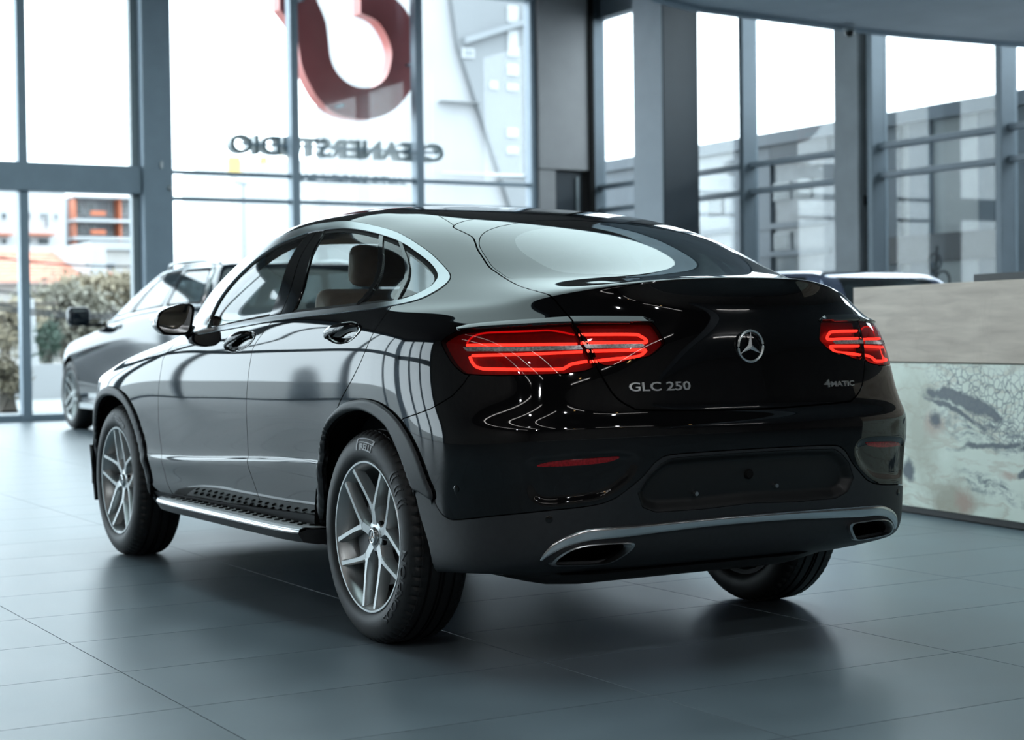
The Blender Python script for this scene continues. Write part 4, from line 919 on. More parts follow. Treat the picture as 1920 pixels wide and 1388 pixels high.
# seen from the left side +x points to the left, so the words run with falling angle mirrored
rl = put_wheel(0, .8085, .371, 1, 0.0); put_wheel(0, .8085, .371, -1, .3)
fl = put_wheel(2.873, .8085, .371, 1, .67); put_wheel(2.873, .8085, .371, -1, .1)
def wall_text(wheel, cx, body, r0, h, deg, width, material, label, bold=0.0, out=True):
    """deg: place on the wheel as seen from the left of the car, 90 = top, growing clockwise is falling"""
    me, co = text_mesh(body, 1.0, .03, bold, 3); lo, hi = co.min(0), co.max(0); c = (co - lo) / (hi - lo)
    a = math.radians(deg); s_ = 1 if out else -1
    ang = a - s_ * (c[:, 0] - .5) * width / r0; r = r0 + (c[:, 1] if out else 1 - c[:, 1]) * h
    yy = np.interp(r, [.262, .270, .285, .300, .318, .336, .350, .360], [.098, .108, .1165, .1185, .117, .111, .103, .094]) + .0006 + .0020 * c[:, 2]
    P = np.stack([cx - r * np.cos(ang), .8085 + yy, .371 + r * np.sin(ang)], 1)
    me.vertices.foreach_set('co', P.astype(np.float32).ravel()); me.update(); me.materials.clear(); me.materials.append(material)
    o = link(bpy.data.objects.new('tyre_lettering', me), wheel); o['label'] = label; return o
wall_text(rl, 0, 'IRELLI', .302, .0225, 86, .090, M_tyretext, 'pale letters PIRELLI on the tyre wall', .03)
# the long-topped first letter of the same word
mb = MB()
def arcbar(a0, a1, r0_, r1_):
    k, kr = 10, 6; vs = []
    for i in range(k + 1):
        a = math.radians(a0 + (a1 - a0) * i / k)
        for q_ in range(kr + 1):
            r = r0_ + (r1_ - r0_) * q_ / kr
            vs.append((-r * math.cos(a), .8085 + float(np.interp(r, [.285, .300, .318, .336, .350, .360], [.1165, .1185, .117, .111, .103, .094])) + .0022, .371 + r * math.sin(a)))
    mb.add(vs, [((kr + 1) * i + q_, (kr + 1) * i + q_ + 1, (kr + 1) * (i + 1) + q_ + 1, (kr + 1) * (i + 1) + q_) for i in range(k) for q_ in range(kr)])
arcbar(99.5, 76, .340, .3435); arcbar(97, 77, .3275, .3305); arcbar(77.8, 76, .3275, .3435); arcbar(99.5, 97.6, .3015, .343); 
mb.build('tyre_lettering', M_tyretext, rl, fix=False)
wall_text(rl, 0, 'SCORPION', .296, .030, -32, .30, M_tyretext2, 'dark letters SCORPION on the tyre wall', .012, out=False)
wall_text(fl, 2.873, 'Firestone', .300, .030, 78, .20, M_tyretext2, 'dark letters on the front tyre wall', .012)
for k in range(3): wall_text(rl, 0, '(' + '(' * 1, .300, .045, 44 - k * 9, .03, M_tyretext2, 'chequered flag mark on the tyre wall', .02)
# ------------------------------------------------------------------ cabin
def cushion(name, b, material, parent, rot=0.0, sub=2, bev=.05):
    x0, x1, y0, y1, z0, z1 = b; mb = MB().box(x0 - (x0 + x1) / 2, x1 - (x0 + x1) / 2, y0 - (y0 + y1) / 2, y1 - (y0 + y1) / 2, z0 - (z0 + z1) / 2, z1 - (z0 + z1) / 2)
    o = mb.build(name, material, None, True); COL.objects.unlink(o)
    md = o.modifiers.new('bevel', 'BEVEL'); md.width = bev; md.segments = 3
    o.location = ((x0 + x1) / 2, (y0 + y1) / 2, (z0 + z1) / 2); o.rotation_euler = (0, rot, 0)
    link(o, parent); return o
for sgn in (1, -1):
    s0 = cushion('front_seat', (1.22, 1.70, sgn * .38 - .24, sgn * .38 + .24, .62, .80), M_beige, car)
    cushion('backrest', (1.02, 1.20, sgn * .38 - .23, sgn * .38 + .23, .72, 1.26), M_beige, s0, -.22)
    cushion('headrest', (.93, 1.03, sgn * .38 - .13, sgn * .38 + .13, 1.27, 1.44), M_beige, s0, -.15, bev=.04)
rs = cushion('rear_seat', (.25, .80, -.62, .62, .66, .84), M_beige, car)
cushion('backrest', (.06, .24, -.62, .62, .74, 1.20), M_beige, rs, -.30)
for y in (.40, -.40, 0): cushion('headrest', (-.02, .08, y - .12, y + .12, 1.20, 1.36), M_beige, rs, -.2, bev=.04)
cushion('dashboard', (1.85, 2.15, -.70, .70, .85, 1.10), M_black_in, car)
MB().tube([(1.72 - .07 * math.sin(t), -.38 + .18 * math.cos(t), 1.05 + .17 * math.sin(t)) for t in np.linspace(0, 2 * math.pi, 33)], .014, 8, False).build('steering_wheel', M_black_in, car, True)
box_obj('cabin_floor', (.05, 2.2, -.78, .78, .40, .46), M_black_in, car)
box_obj('parcel_shelf', (-.62, .05, -.52, .52, 1.02, 1.05), M_black_in, car)
for sgn in (1, -1): MB().box(.1, 2.0, sgn * .76 - .02, sgn * .76 + .02, .46, 1.06).build('door_card', M_black_in, car)
# ------------------------------------------------------------------ reception counter: travertine band over marble slabs
ca = math.atan2(-.146, 1.07)      # direction of the counter's front face
dx, dy = math.cos(ca), math.sin(ca); nx, ny = dy, -dx   # along it, and into the counter
cx0, cy0 = 2.50, -3.516           # far left corner of the face
def marble_mat():
    """pale green slab with its own dark drifts, crackle and beige clouds, placed by distance along the slab and height"""
    m = bpy.data.materials.new('veined_pale_green_marble'); m.use_nodes = True; nt = m.node_tree; b = nt.nodes['Principled BSDF']
    b.inputs['Roughness'].default_value = .22
    L = nt.links.new; N = nt.nodes.new
    tc = N('ShaderNodeTexCoord')
    mp = N('ShaderNodeMapping'); mp.vector_type = 'TEXTURE'; mp.inputs['Location'].default_value = (cx0, cy0, 0); mp.inputs['Rotation'].default_value = (0, 0, ca + math.pi); L(tc.outputs['Object'], mp.inputs[0])
    sw = N('ShaderNodeSeparateXYZ'); L(mp.outputs[0], sw.inputs[0]); cb = N('ShaderNodeCombineXYZ'); L(sw.outputs[0], cb.inputs[0]); L(sw.outputs[2], cb.inputs[1])
    def noise(scale, det, vec, rough=.55):
        n = N('ShaderNodeTexNoise'); n.inputs['Scale'].default_value = scale; n.inputs['Detail'].default_value = det; n.inputs['Roughness'].default_value = rough; L(vec, n.inputs[0]); return n
    def math_(op, a, c=None, clamp=False):
        k = N('ShaderNodeMath'); k.operation = op; k.use_clamp = clamp
        for q, v in enumerate((a, c)):
            if v is None: continue
            if isinstance(v, (int, float)): k.inputs[q].default_value = v
            else: L(v, k.inputs[q])
        return k.outputs[0]
    def ramp(src, pts):
        r = N('ShaderNodeValToRGB'); e = r.color_ramp.elements
        while len(e) < len(pts): e.new(.5)
        for k, (p_, c_) in enumerate(pts): e[k].position = p_; e[k].color = (*c_, 1) if hasattr(c_, '__len__') else (c_, c_, c_, 1)
        L(src, r.inputs[0]); return r.outputs[0]
    w1_ = noise(3.2, 5, cb.outputs[0])
    sub_ = N('ShaderNodeVectorMath'); sub_.operation = 'MULTIPLY_ADD'; L(w1_.outputs['Color'], sub_.inputs[0]); sub_.inputs[1].default_value = (.16, .16, 0); L(cb.outputs[0], sub_.inputs[2])
    off = N('ShaderNodeVectorMath'); off.operation = 'SUBTRACT'; L(sub_.outputs[0], off.inputs[0]); off.inputs[1].default_value = (.08, .08, 0); V = off.outputs[0]
    edge = noise(14, 6, cb.outputs[0], .65)
    def spot_(a, z, ra, rz, deg, soft=.25, rag=1.2):
        q = N('ShaderNodeMapping'); q.vector_type = 'TEXTURE'; q.inputs['Location'].default_value = (a, z, 0); q.inputs['Rotation'].default_value = (0, 0, math.radians(deg)); q.inputs['Scale'].default_value = (ra, rz, 1); L(V, q.inputs[0])
        l = N('ShaderNodeVectorMath'); l.operation = 'LENGTH'; L(q.outputs[0], l.inputs[0])
        d = math_('ADD', l.outputs['Value'], math_('MULTIPLY', math_('SUBTRACT', edge.outputs[0], .5), rag))
        r = N('ShaderNodeMapRange'); r.inputs['From Min'].default_value = 1 + soft; r.inputs['From Max'].default_value = 1 - soft; L(d, r.inputs['Value']); return r.outputs[0]
    def most(*a):
        o = a[0]
        for k in a[1:]: o = math_('MAXIMUM', o, k)
        return o
    col = ramp(noise(2.4, 8, V).outputs[0], [(.30, (.66, .66, .57)), (.45, (.76, .81, .71)), (.62, (.84, .88, .79)), (.76, (.68, .68, .58))])
    def over(colr, mask, c, amt=1.0):
        x = N('ShaderNodeMix'); x.data_type = 'RGBA'; L(math_('MULTIPLY', mask, amt), x.inputs[0]); L(colr, x.inputs[6]); x.inputs[7].default_value = (*c, 1); return x.outputs[2]
    # long warm veins falling to the right
    vm_ = N('ShaderNodeMapping'); vm_.inputs['Rotation'].default_value = (0, 0, math.radians(18)); vm_.inputs['Scale'].default_value = (.35, 1.9, 1); L(V, vm_.inputs[0])
    vein = ramp(noise(3.0, 7, vm_.outputs[0]).outputs[0], [(.47, 0.), (.50, 1.), (.53, 0.)]); col = over(col, vein, (.52, .45, .36), .55)
    col = over(col, most(spot_(.947, .123, .22, .09, 0, .4), spot_(2.3, .3, .25, .2, 20, .4), spot_(3.4, .6, .3, .12, -15, .4)), (.40, .36, .28), .85)
    col = over(col, most(spot_(.652, .489, .13, .28, 8, .6), spot_(1.9, .7, .2, .2, 30, .6), spot_(.70, .66, .10, .10, 0, .5)), (.50, .49, .40), .75)
    col = over(col, most(spot_(.78, .52, .07, .06, 0, .6), spot_(1.05, .12, .08, .06, 0, .5), spot_(1.42, .27, .06, .02, 10, .5)), (.50, .30, .24), .6)
    vo = N('ShaderNodeTexVoronoi'); vo.feature = 'DISTANCE_TO_EDGE'; vo.inputs['Scale'].default_value = 24; L(V, vo.inputs[0])
    crack = math_('MULTIPLY', ramp(vo.outputs['Distance'], [(0, 1.), (.10, 0.)]), most(spot_(1.24, .735, .46, .125, -6, .3), spot_(1.45, .56, .40, .12, -6, .5), spot_(2.4, .62, .5, .18, -10, .4), spot_(3.2, .3, .5, .15, -10, .4)))
    dm = N('ShaderNodeMapping'); dm.inputs['Rotation'].default_value = (0, 0, math.radians(14)); dm.inputs['Scale'].default_value = (1, 3, 1); L(V, dm.inputs[0])
    drift = math_('MULTIPLY', ramp(noise(9, 8, dm.outputs[0], .7).outputs[0], [(.46, 0.), (.58, 1.)]), most(spot_(1.30, .50, .48, .085, -7, .4), spot_(1.27, .209, .24, .045, -12, .4), spot_(2.6, .35, .5, .10, -8, .4)))
    solid = most(spot_(1.063, .655, .37, .040, -8, .18, 1.3), spot_(.96, .605, .26, .016, -16, .3, 1.1), spot_(1.273, .43, .28, .014, 8, .4, 1.2), spot_(.53, .25, .058, .066, -20, .3, 1.3), spot_(.79, .55, .03, .045, 10, .4, 1.5), spot_(2.3, .66, .35, .05, -8, .2), spot_(3.3, .33, .3, .04, -10, .2), spot_(1.56, .305, .07, .022, 25, .3), spot_(1.62, .445, .14, .03, 4, .3))
    col = over(col, drift, (.13, .155, .18), .85); col = over(col, crack, (.10, .125, .15), .9); col = over(col, solid, (.085, .105, .13), .95)
    L(col, b.inputs['Base Color']); return m
def travertine_mat():
    m = bpy.data.materials.new('travertine'); m.use_nodes = True; nt = m.node_tree; b = nt.nodes['Principled BSDF']; b.inputs['Roughness'].default_value = .4
    L = nt.links.new; N = nt.nodes.new; tc = N('ShaderNodeTexCoord'); mp = N('ShaderNodeMapping'); mp.inputs['Scale'].default_value = (1.2, 1.2, 9); L(tc.outputs['Object'], mp.inputs[0])
    n = N('ShaderNodeTexNoise'); n.inputs['Scale'].default_value = 2.2; n.inputs['Detail'].default_value = 8; n.inputs['Distortion'].default_value = .4; L(mp.outputs[0], n.inputs[0])
    r = N('ShaderNodeValToRGB'); r.color_ramp.elements[0].position = .3; r.color_ramp.elements[1].position = .72; r.color_ramp.elements[0].color = (.43, .335, .27, 1); r.color_ramp.elements[1].color = (.64, .52, .43, 1)
    L(n.outputs[0], r.inputs[0])
    v = N('ShaderNodeTexNoise'); v.inputs['Scale'].default_value = 1.1; v.inputs['Detail'].default_value = 7; m2 = N('ShaderNodeMapping'); m2.inputs['Scale'].default_value = (2.4, 2.4, .5); L(tc.outputs['Object'], m2.inputs[0]); L(m2.outputs[0], v.inputs[0])
    cr = N('ShaderNodeValToRGB'); e = cr.color_ramp.elements; e[0].position = .495; e[0].color = (1, 1, 1, 1); e[1].position = .505; e[1].color = (1, 1, 1, 1); k = e.new(.50); k.color = (.55, .48, .42, 1)
    L(v.outputs[0], cr.inputs[0]); mu = N('ShaderNodeMix'); mu.data_type = 'RGBA'; mu.blend_type = 'MULTIPLY'; mu.inputs[0].default_value = .12; L(r.outputs[0], mu.inputs[6]); L(cr.outputs[0], mu.inputs[7])
    L(mu.outputs[2], b.inputs['Base Color']); return m
M_marble, M_trav = marble_mat(), travertine_mat()
counter = empty('reception_counter', (cx0 - 2 * dx, cy0 - 2 * dy, 0), label='long reception counter with a travertine top band over pale veined marble', cat='counter')
def slab_box(name, a0, a1, d0, d1, z0, z1, m, parent):
    P = lambda a, d, z: (cx0 - a * dx + d * nx, cy0 - a * dy + d * ny, z)
    return MB().add([P(a0, d0, z0), P(a1, d0, z0), P(a1, d1, z0), P(a0, d1, z0), P(a0, d0, z1), P(a1, d0, z1), P(a1, d1, z1), P(a0, d1, z1)],
                    [(0, 3, 2, 1), (4, 5, 6, 7), (0, 1, 5, 4), (1, 2, 6, 5), (2, 3, 7, 6), (3, 0, 4, 7)]).build(name, m, parent, bevel=.004)
for a0, a1 in ((0, 2.60), (2.604, 4.6)): slab_box('travertine_slab', a0, a1, 0, .06, .876, 1.318, M_trav, counter)
for a0, a1 in ((0, 1.90), (1.903, 4.6)): slab_box('marble_slab', a0, a1, .006, .06, .045, .872, M_marble, counter)
slab_box('body', .002, 4.6, .061, .62, .05, 1.16, M_wall, counter)
slab_box('end_slab', 0, .05, .061, .62, .876, 1.318, M_trav, counter); slab_box('worktop', .051, 4.6, .061, .62, 1.161, 1.19, M_trav, counter)
slab_box('plinth', .04, 4.5, .05, .58, 0, .049, M_clad_dark, counter)
def on_counter(a, d, z): return Vector((cx0 - a * dx + d * nx, cy0 - a * dy + d * ny, z))
q = on_counter(1.03, .33, 1.19)
scr = empty('monitor', q, label='dark grey low monitor standing behind the top edge of the stone counter', cat='monitor')
slab_box('foot', .90, 1.15, .25, .42, 1.191, 1.20, M_clad, scr); slab_box('stem', 1.01, 1.05, .33, .35, 1.20, 1.26, M_clad, scr); slab_box('screen', .76, 1.30, .30, .325, 1.215, 1.372, M_clad, scr)

# ------------------------------------------------------------------ dome camera under the mezzanine edge
sx, sy = 8.02, -8.38
dc = empty('security_camera', (sx, sy, 4.16), label='small dome security camera under the edge of the mezzanine', cat='camera')
MB().lathe([(0, 0), (.065, 0), (.065, -.03), (.055, -.035)], 24, 2).build('base', M_frame_l, dc, True, loc=(sx, sy, 4.16))
MB().lathe([(.052, -.03), (.048, -.06), (.032, -.085), (0, -.093)], 24, 2).build('dome', M_gloss, dc, True, loc=(sx, sy, 4.16))

# ------------------------------------------------------------------ the other cars
def other_car(label, net, wheels, paint, half, rw, glass_m, polys, dx=0, dy=0, mirror_at=None, rails=None, grp=None, scale=(1, 1, 1)):
    n = np.array(net, float) * scale + np.array([dx, 0, 0]); S = Surf(n, 2)
    g = grid_patch(S, (S.nc - 1) * 14 + 1, (S.nr - 1) * 14 + 1)
    root = empty('car', (dx + np.mean([w for w in wheels]), dy, 0), label=label, cat='car')
    before = set(COL.objects)
    q = g
    for wx in wheels:
        f = np.hypot(g_ := (q.P[:, 0] - wx), q.P[:, 2] - rw) - rw * 1.12
        f = np.where(np.abs(q.P[:, 1]) > half * .55, f, .2); _, q = cut(q, f)
    holes_ = []
    for nm, pts, both in polys:
        o = Outline(S, pts, False); a, q = split(q, o, .006); holes_.append((nm, a, both))
    shift = np.array([0, dy, 0])
    def place(obs):
        for o in obs: o.location = o.location + Vector((0, dy, 0))
    inn = Patch(q.P - q.N * .03, q.N, q.U, q.T)
    place(panel('body_shell', q, paint, root, .015, 'both')); place(panel('inner_shell', inn, M_dark, root, 0, 'both'))
    sealed = []
    for nm, a, both in holes_:
        if nm == 'side_window':
            E_ = np.concatenate([a.T[:, [0, 1]], a.T[:, [1, 2]], a.T[:, [2, 0]]]); _, iv, ct_ = np.unique(np.sort(E_, 1), axis=0, return_inverse=True, return_counts=True); bd_ = np.unique(E_[ct_[iv.ravel()] == 1]); B_ = a.P[bd_]
            dd = np.array([np.sqrt(((B_ - x_) ** 2).sum(1).min()) for x_ in a.P]); ring_, a = cut(a, dd - .028); sealed.append(('window_seal', ring_, both))
        sealed.append((nm, a, both))
    for nm, a, both in sealed:
        place(panel(nm, a.moved(-.004), M_dark if 'seal' in nm else glass_m if 'win' in nm or 'screen' in nm else M_trimal, root, .012, 'both' if both else 'each'))
    for wx in wheels:
        for sgn in (1, -1):
            k = rw / .371; r0 = None
            for nm in ('wheel', 'rim', 'spokes', 'hub', 'hub_cap', 'wheel_bolts', 'brake_disc', 'back_plate'):
                o = bpy.data.objects.new(nm, PROTO[nm]); o.location = (wx, dy + sgn * (half - .135), rw); o.scale = (k, 1.08, k); o.rotation_euler = (0, .3 if nm != 'wheel' else 0, 0 if sgn > 0 else math.pi)
                link(o, root if r0 is None else r0)
                if r0 is None: r0 = o
        MB().box(wx - rw * 1.15, wx + rw * 1.15, dy - half * .62, dy + half * .62, .3, rw * 2.1).build('wheel_housing', M_dark, root)
    MB().box(min(wheels) - .6, max(wheels) + .5, dy - half * .6, dy + half * .6, .26, .4).build('underbody', M_dark, root)
    return root, S
SUV_NET = [
 [(9.95,0,.30),(10.0,.8,.30),(10.3,.95,.30),(11.5,.96,.30),(13,.96,.30),(14.5,.96,.30),(15.3,.8,.30),(15.42,0,.30)],
 [(9.76,0,.52),(9.84,.85,.52),(10.2,.99,.52),(11.5,1.0,.50),(13,1.0,.50),(14.6,1.0,.52),(15.36,.84,.55),(15.58,0,.55)],
 [(9.74,0,.80),(9.84,.87,.80),(10.2,1.0,.80),(11.5,.99,.78),(13,.985,.76),(14.6,1.0,.80),(15.38,.84,.80),(15.6,0,.80)],
 [(9.78,0,1.05),(9.87,.86,1.05),(10.2,.995,1.08),(11.5,.995,1.10),(13,.99,1.06),(14.6,.975,1.0),(15.32,.80,.96),(15.54,0,.96)],
 [(9.84,0,1.22),(9.91,.84,1.24),(10.2,.96,1.29),(11.5,.965,1.29),(13,.955,1.23),(14.3,.92,1.10),(14.9,.78,1.07),(15.2,0,1.09)],
 [(9.88,0,1.30),(9.95,.82,1.32),(10.22,.93,1.36),(11.5,.935,1.35),(12.9,.92,1.28),(13.62,.88,1.21),(13.82,.66,1.20),(13.95,0,1.21)],
 [(9.97,0,1.50),(10.02,.77,1.52),(10.25,.865,1.53),(11.4,.87,1.53),(12.6,.85,1.49),(13.12,.79,1.43),(13.28,.6,1.42),(13.38,0,1.43)],
 [(10.07,0,1.69),(10.12,.70,1.70),(10.3,.785,1.71),(11.3,.79,1.72),(12.15,.76,1.69),(12.55,.68,1.66),(12.68,.5,1.65),(12.76,0,1.66)],
 [(10.16,0,1.77),(10.22,.62,1.775),(10.4,.71,1.785),(11.2,.715,1.80),(11.9,.68,1.79),(12.2,.58,1.775),(12.28,.42,1.775),(12.34,0,1.785)],
 [(10.35,0,1.81),(10.4,.45,1.815),(10.55,.52,1.82),(11.2,.52,1.835),(11.7,.50,1.83),(11.9,.42,1.82),(11.96,.3,1.82),(12.0,0,1.825)],
 [(10.7,0,1.83),(10.72,0,1.83),(10.8,0,1.835),(11.1,0,1.845),(11.4,0,1.845),(11.5,0,1.84),(11.54,0,1.84),(11.56,0,1.84)]]
SUV_POLY = [('side_window', [(2.15, 5.25), (2.15, 7.35), (2.98, 7.4), (2.98, 5.25)], False), ('side_window', [(3.06, 5.25), (3.06, 7.4), (3.80, 7.4), (3.86, 5.25)], False),
            ('side_window', [(3.94, 5.25), (3.88, 7.4), (4.4, 7.35), (4.95, 6.3), (4.96, 5.35)], False),
            ('rear_window', [(-1, 5.2), (.8, 5.2), (.86, 7.4), (-1, 7.4)], True), ('windscreen', [(5.5, 5.3), (8, 5.3), (8, 7.5), (5.6, 7.4)], True),
            ('tail_light', [(.82, 3.2), (.82, 4.8), (1.6, 4.6), (1.6, 3.3)], False)]
M_suvpaint = mat('dark_blue_grey_car_paint', (.010, .014, .020), .06, ior=1.48)
M_suvglass = glass('bright_reflecting_glass', (.25, .29, .30), 1.55, boost=1.3)
suv, SS = other_car('dark SUV with chrome window trim parked by the front glazing behind the coupe', SUV_NET, (11.45, 14.78), M_suvpaint, 1.0, .41, M_suvglass, SUV_POLY, 0, -3.15)
cy = -3.15
for sgn in (1, -1):
    L = np.array([(1.9, 8.05), (2.5, 8.1), (3.0, 8.12), (3.6, 8.1), (4.2, 8.05), (4.6, 7.9)]); P, N = SS(L[:, 0], L[:, 1]); m = np.array([1, sgn, 1.])
    P2 = P + N * .045; P2[0] = P[0]; P2[-1] = P[-1]
    MB().tube([tuple(a * m + [0, cy, 0]) for a in P2], .018, 8).build('roof_rail', M_satin, suv, True)
    L = np.array([(u_, 5.12) for u_ in np.linspace(2.05, 5.1, 16)]); P, N = SS(L[:, 0], L[:, 1])
    MB().tube([tuple((a + n_ * .004) * m + [0, cy, 0]) for a, n_ in zip(P, N)], .014, 8).build('window_trim', M_chrome, suv, True)
    L = np.array([(2.08, 5.2), (2.06, 6.3), (2.08, 7.4), (2.5, 7.5), (3.2, 7.52), (3.9, 7.52), (4.45, 7.45), (4.75, 7.0), (5.02, 6.2), (5.06, 5.3)]); L = smooth_line(L, False, 4); P, N = SS(L[:, 0], L[:, 1])
    MB().tube([tuple((a + n_ * .004) * m + [0, cy, 0]) for a, n_ in zip(P, N)], .012, 8).build('window_trim', M_chrome, suv, True)
    mr = MB().box(-.06, .10, -.13, .13, -.11, .11).build('door_mirror', M_suvpaint, None, True); COL.objects.unlink(mr)
    mr.location = (13.95, cy + sgn * 1.10, 1.33); md = mr.modifiers.new('bevel', 'BEVEL'); md.width = .06; md.segments = 4; link(mr, suv)
    MB().box(13.55, 13.98, cy + sgn * .90, cy + sgn * 1.02, 1.21, 1.25).build('mirror_foot', M_dark, mr)
    for hx in (11.65, 12.75):
        P, N = SS(np.array([3.05 if hx < 12 else 3.95]), np.array([3.75])); q_ = (P[0] + N[0] * .03) * m + np.array([0, cy, 0])
        MB().tube([(q_[0] - .10, q_[1] - sgn * .03, q_[2]), (q_[0] - .06, q_[1], q_[2]), (q_[0] + .06, q_[1], q_[2]), (q_[0] + .10, q_[1] - sgn * .03, q_[2])], [.012, .018, .018, .012], 8).build('door_handle', M_chrome, suv, True)
    MB().box(11.9, 13.9, cy + sgn * .99 - .02, cy + sgn * .99 + .03, .40, .45).build('sill_trim', M_satin, suv)
    MB().box(11.6, 14.1, cy + sgn * .97 - .06, cy + sgn * .97 + .10, .28, .34).build('running_board', M_satin, suv)
for a in ((10.9, -.45), (10.9, .45), (12.3, -.45), (12.3, .45)): cushion('seat', (a[0] - .1, a[0] + .15, cy + a[1] - .22, cy + a[1] + .22, .8, 1.42), M_black_in, suv)

# low car beyond the counter: a second body, only its roof and shoulder rise into view
BLUE_NET = [[(x * .86, y * .93, z * (.885 if z > .55 else .9)) for x, y, z in row] for row in [[(x - 9.74, y, z) for x, y, z in r] for r in SUV_NET]]
for k, row in enumerate(BLUE_NET):
    if k >= 5: BLUE_NET[k] = [(x + (.22 + .10 * (k - 5)) * max(0, 1 - x / 2.6), y * (1 - .02 * (k - 5)), z) for x, y, z in row]
M_bluepaint = mat('pearl_blue_car_paint', (.16, .19, .30), .12, .5, ior=1.6, coat=1.0)
blue, _ = other_car('pale blue low car mostly hidden behind the stone counter, only the roof showing', BLUE_NET, (1.45 + 5.55, 4.33 + 5.55), M_bluepaint, .93, .34, M_suvglass, SUV_POLY, 5.55, -7.2)

# ------------------------------------------------------------------ red logo and letters fixed outside the front glazing
M_red = mat('red_acrylic', (.62, .17, .17), .12, noise=.04, nscale=4)
M_redside = mat('pink_red_return', (.72, .20, .17), .35, noise=.04, nscale=6)
M_letter = mat('grey_steel_letters', (.24, .27, .28), .35, .3, noise=.1, nscale=8)
logo = empty('logo_sign', (17.75, -7.1, 4.3), label='big red curved logo sign hanging outside the front window', cat='sign')
outer = [(-6.03, 6.4), (-6.03, 5.77), (-6.18, 5.60), (-6.29, 5.40), (-6.35, 5.04), (-6.44, 4.80), (-6.62, 4.52), (-6.86, 4.34), (-7.17, 4.27), (-7.52, 4.29), (-7.86, 4.45), (-8.13, 4.76), (-8.25, 5.05), (-8.27, 5.41), (-8.20, 5.68), (-8.05, 5.93), (-7.85, 6.10), (-7.6, 6.22), (-7.31, 6.25)]
inner_ = [(-7.31, 5.82), (-7.55, 5.74), (-7.70, 5.58), (-7.80, 5.36), (-7.80, 5.16), (-7.72, 4.92), (-7.55, 4.77), (-7.34, 4.72), (-7.12, 4.76), (-6.93, 4.90), (-6.82, 5.10), (-6.78, 5.38), (-6.74, 5.66), (-6.60, 5.98), (-6.45, 6.4)]
loop = [tuple(q) for q in smooth_line(outer[1:], False, 4)]; loop = [outer[0]] + loop + [tuple(q) for q in smooth_line(inner_, False, 4)]
n = len(loop)
face = MB(); face.add([(17.46, a, b) for a, b in loop], [tuple(range(n))]); face.add([(17.72, a, b) for a, b in loop], [tuple(range(n))]); face.build('face', M_red, logo, fix=False)
side = MB(); side.add([(17.46, a, b) for a, b in loop] + [(17.72, a, b) for a, b in loop], [(i, (i + 1) % n, n + (i + 1) % n, n + i) for i in range(n)]); side.build('return_edge', M_redside, logo)
for y_, z_ in ((-6.3, 5.9), (-8.06, 5.1), (-6.9, 4.42)): MB().box(17.24, 17.47, y_ - .02, y_ + .02, z_ - .02, z_ + .02).build('bracket', M_frame, logo)
lets = empty('lettering_sign', (17.4, -8.55, 3.7), label='steel letters CLEANERSTUDIO under the red logo, seen from behind', cat='sign')
word = 'CLEANERSTUDIO'; me_all, co_all = text_mesh(word, 1, .1); bpy.data.meshes.remove(me_all)
W0 = co_all[:, 0].max() - co_all[:, 0].min(); hcap = .265; y_start, y_end = -8.62, -5.24
adv = 0.0; sw = (y_end - y_start) / W0
for k, ch in enumerate(word):
    me, co = text_mesh(ch, 1, .1, .022)
    pre, cpre = text_mesh(word[:k + 1], 1, .1, .012); x1 = cpre[:, 0].max(); bpy.data.meshes.remove(pre)
    x0 = x1 - (co[:, 0].max() - co[:, 0].min())
    xx = x0 + co[:, 0] - co[:, 0].min(); zz = co[:, 1] / .72 * hcap
    P = np.stack([17.46 + (co[:, 2]) * .9, y_start + xx * sw, 3.68 + zz], 1)
    me.vertices.foreach_set('co', P.astype(np.float32).ravel()); me.update(); me.materials.clear(); me.materials.append(M_letter); link(bpy.data.objects.new('letter', me), lets)
MB().box(17.34, 17.37, y_start + .1, y_end - .1, 3.79, 3.82).build('rail', M_frame, lets)
for y_ in (-8.06, -6.08): MB().box(17.24, 17.35, y_ - .02, y_ + .02, 3.78, 3.83).build('bracket', M_frame, lets)
me, co = text_mesh('AUTO LUXURY CAR', 1, .1, .01); sc2 = 1.75 / (co[:, 0].max() - co[:, 0].min())
P = np.stack([17.44 + co[:, 2] * .3, -7.95 + co[:, 0] * sc2, 3.33 + co[:, 1] / .72 * .10], 1); me.vertices.foreach_set('co', P.astype(np.float32).ravel()); me.update(); me.materials.clear(); me.materials.append(M_letter)
link(bpy.data.objects.new('small_lettering', me), lets)
MB().box(17.42, 17.46, -8.0, -6.1, 3.31, 3.33).build('rail', M_frame, lets)
# ------------------------------------------------------------------ the street outside
M_ground = mat('pale_concrete_ground', (.30, .31, .31), .8, noise=.1, nscale=.6)
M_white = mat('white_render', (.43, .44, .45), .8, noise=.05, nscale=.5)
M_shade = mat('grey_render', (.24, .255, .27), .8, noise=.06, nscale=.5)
M_cream = mat('cream_render', (.44, .42, .40), .8, noise=.05, nscale=.5)
M_orange = mat('orange_panel', (.46, .13, .06), .6, noise=.08, nscale=2)
M_yellow = mat('yellow_render', (.60, .42, .14), .7, noise=.05, nscale=1)
M_wing = mat('dark_window_glass', (.05, .06, .065), .15, noise=.2, nscale=1)
M_mid = mat('mid_grey_glass', (.11, .125, .13), .25, noise=.3, nscale=.8)
M_terra = mat('terracotta_tiles', (.60, .27, .19), .7, noise=.25, nscale=6)
M_bark = mat('grey_bark', (.10, .085, .07), .9, noise=.3, nscale=10)
M_leaf = mat('olive_leaves', (.20, .19, .15), .6, noise=.5, nscale=6)
M_leaf2 = mat('yellow_brown_leaves', (.27, .23, .16), .6, noise=.5, nscale=6)
M_leafg = mat('green_leaves', (.05, .085, .06), .6, noise=.5, nscale=6)
M_wire = mat('black_cable', (.01, .01, .012), .6, noise=.1, nscale=5)
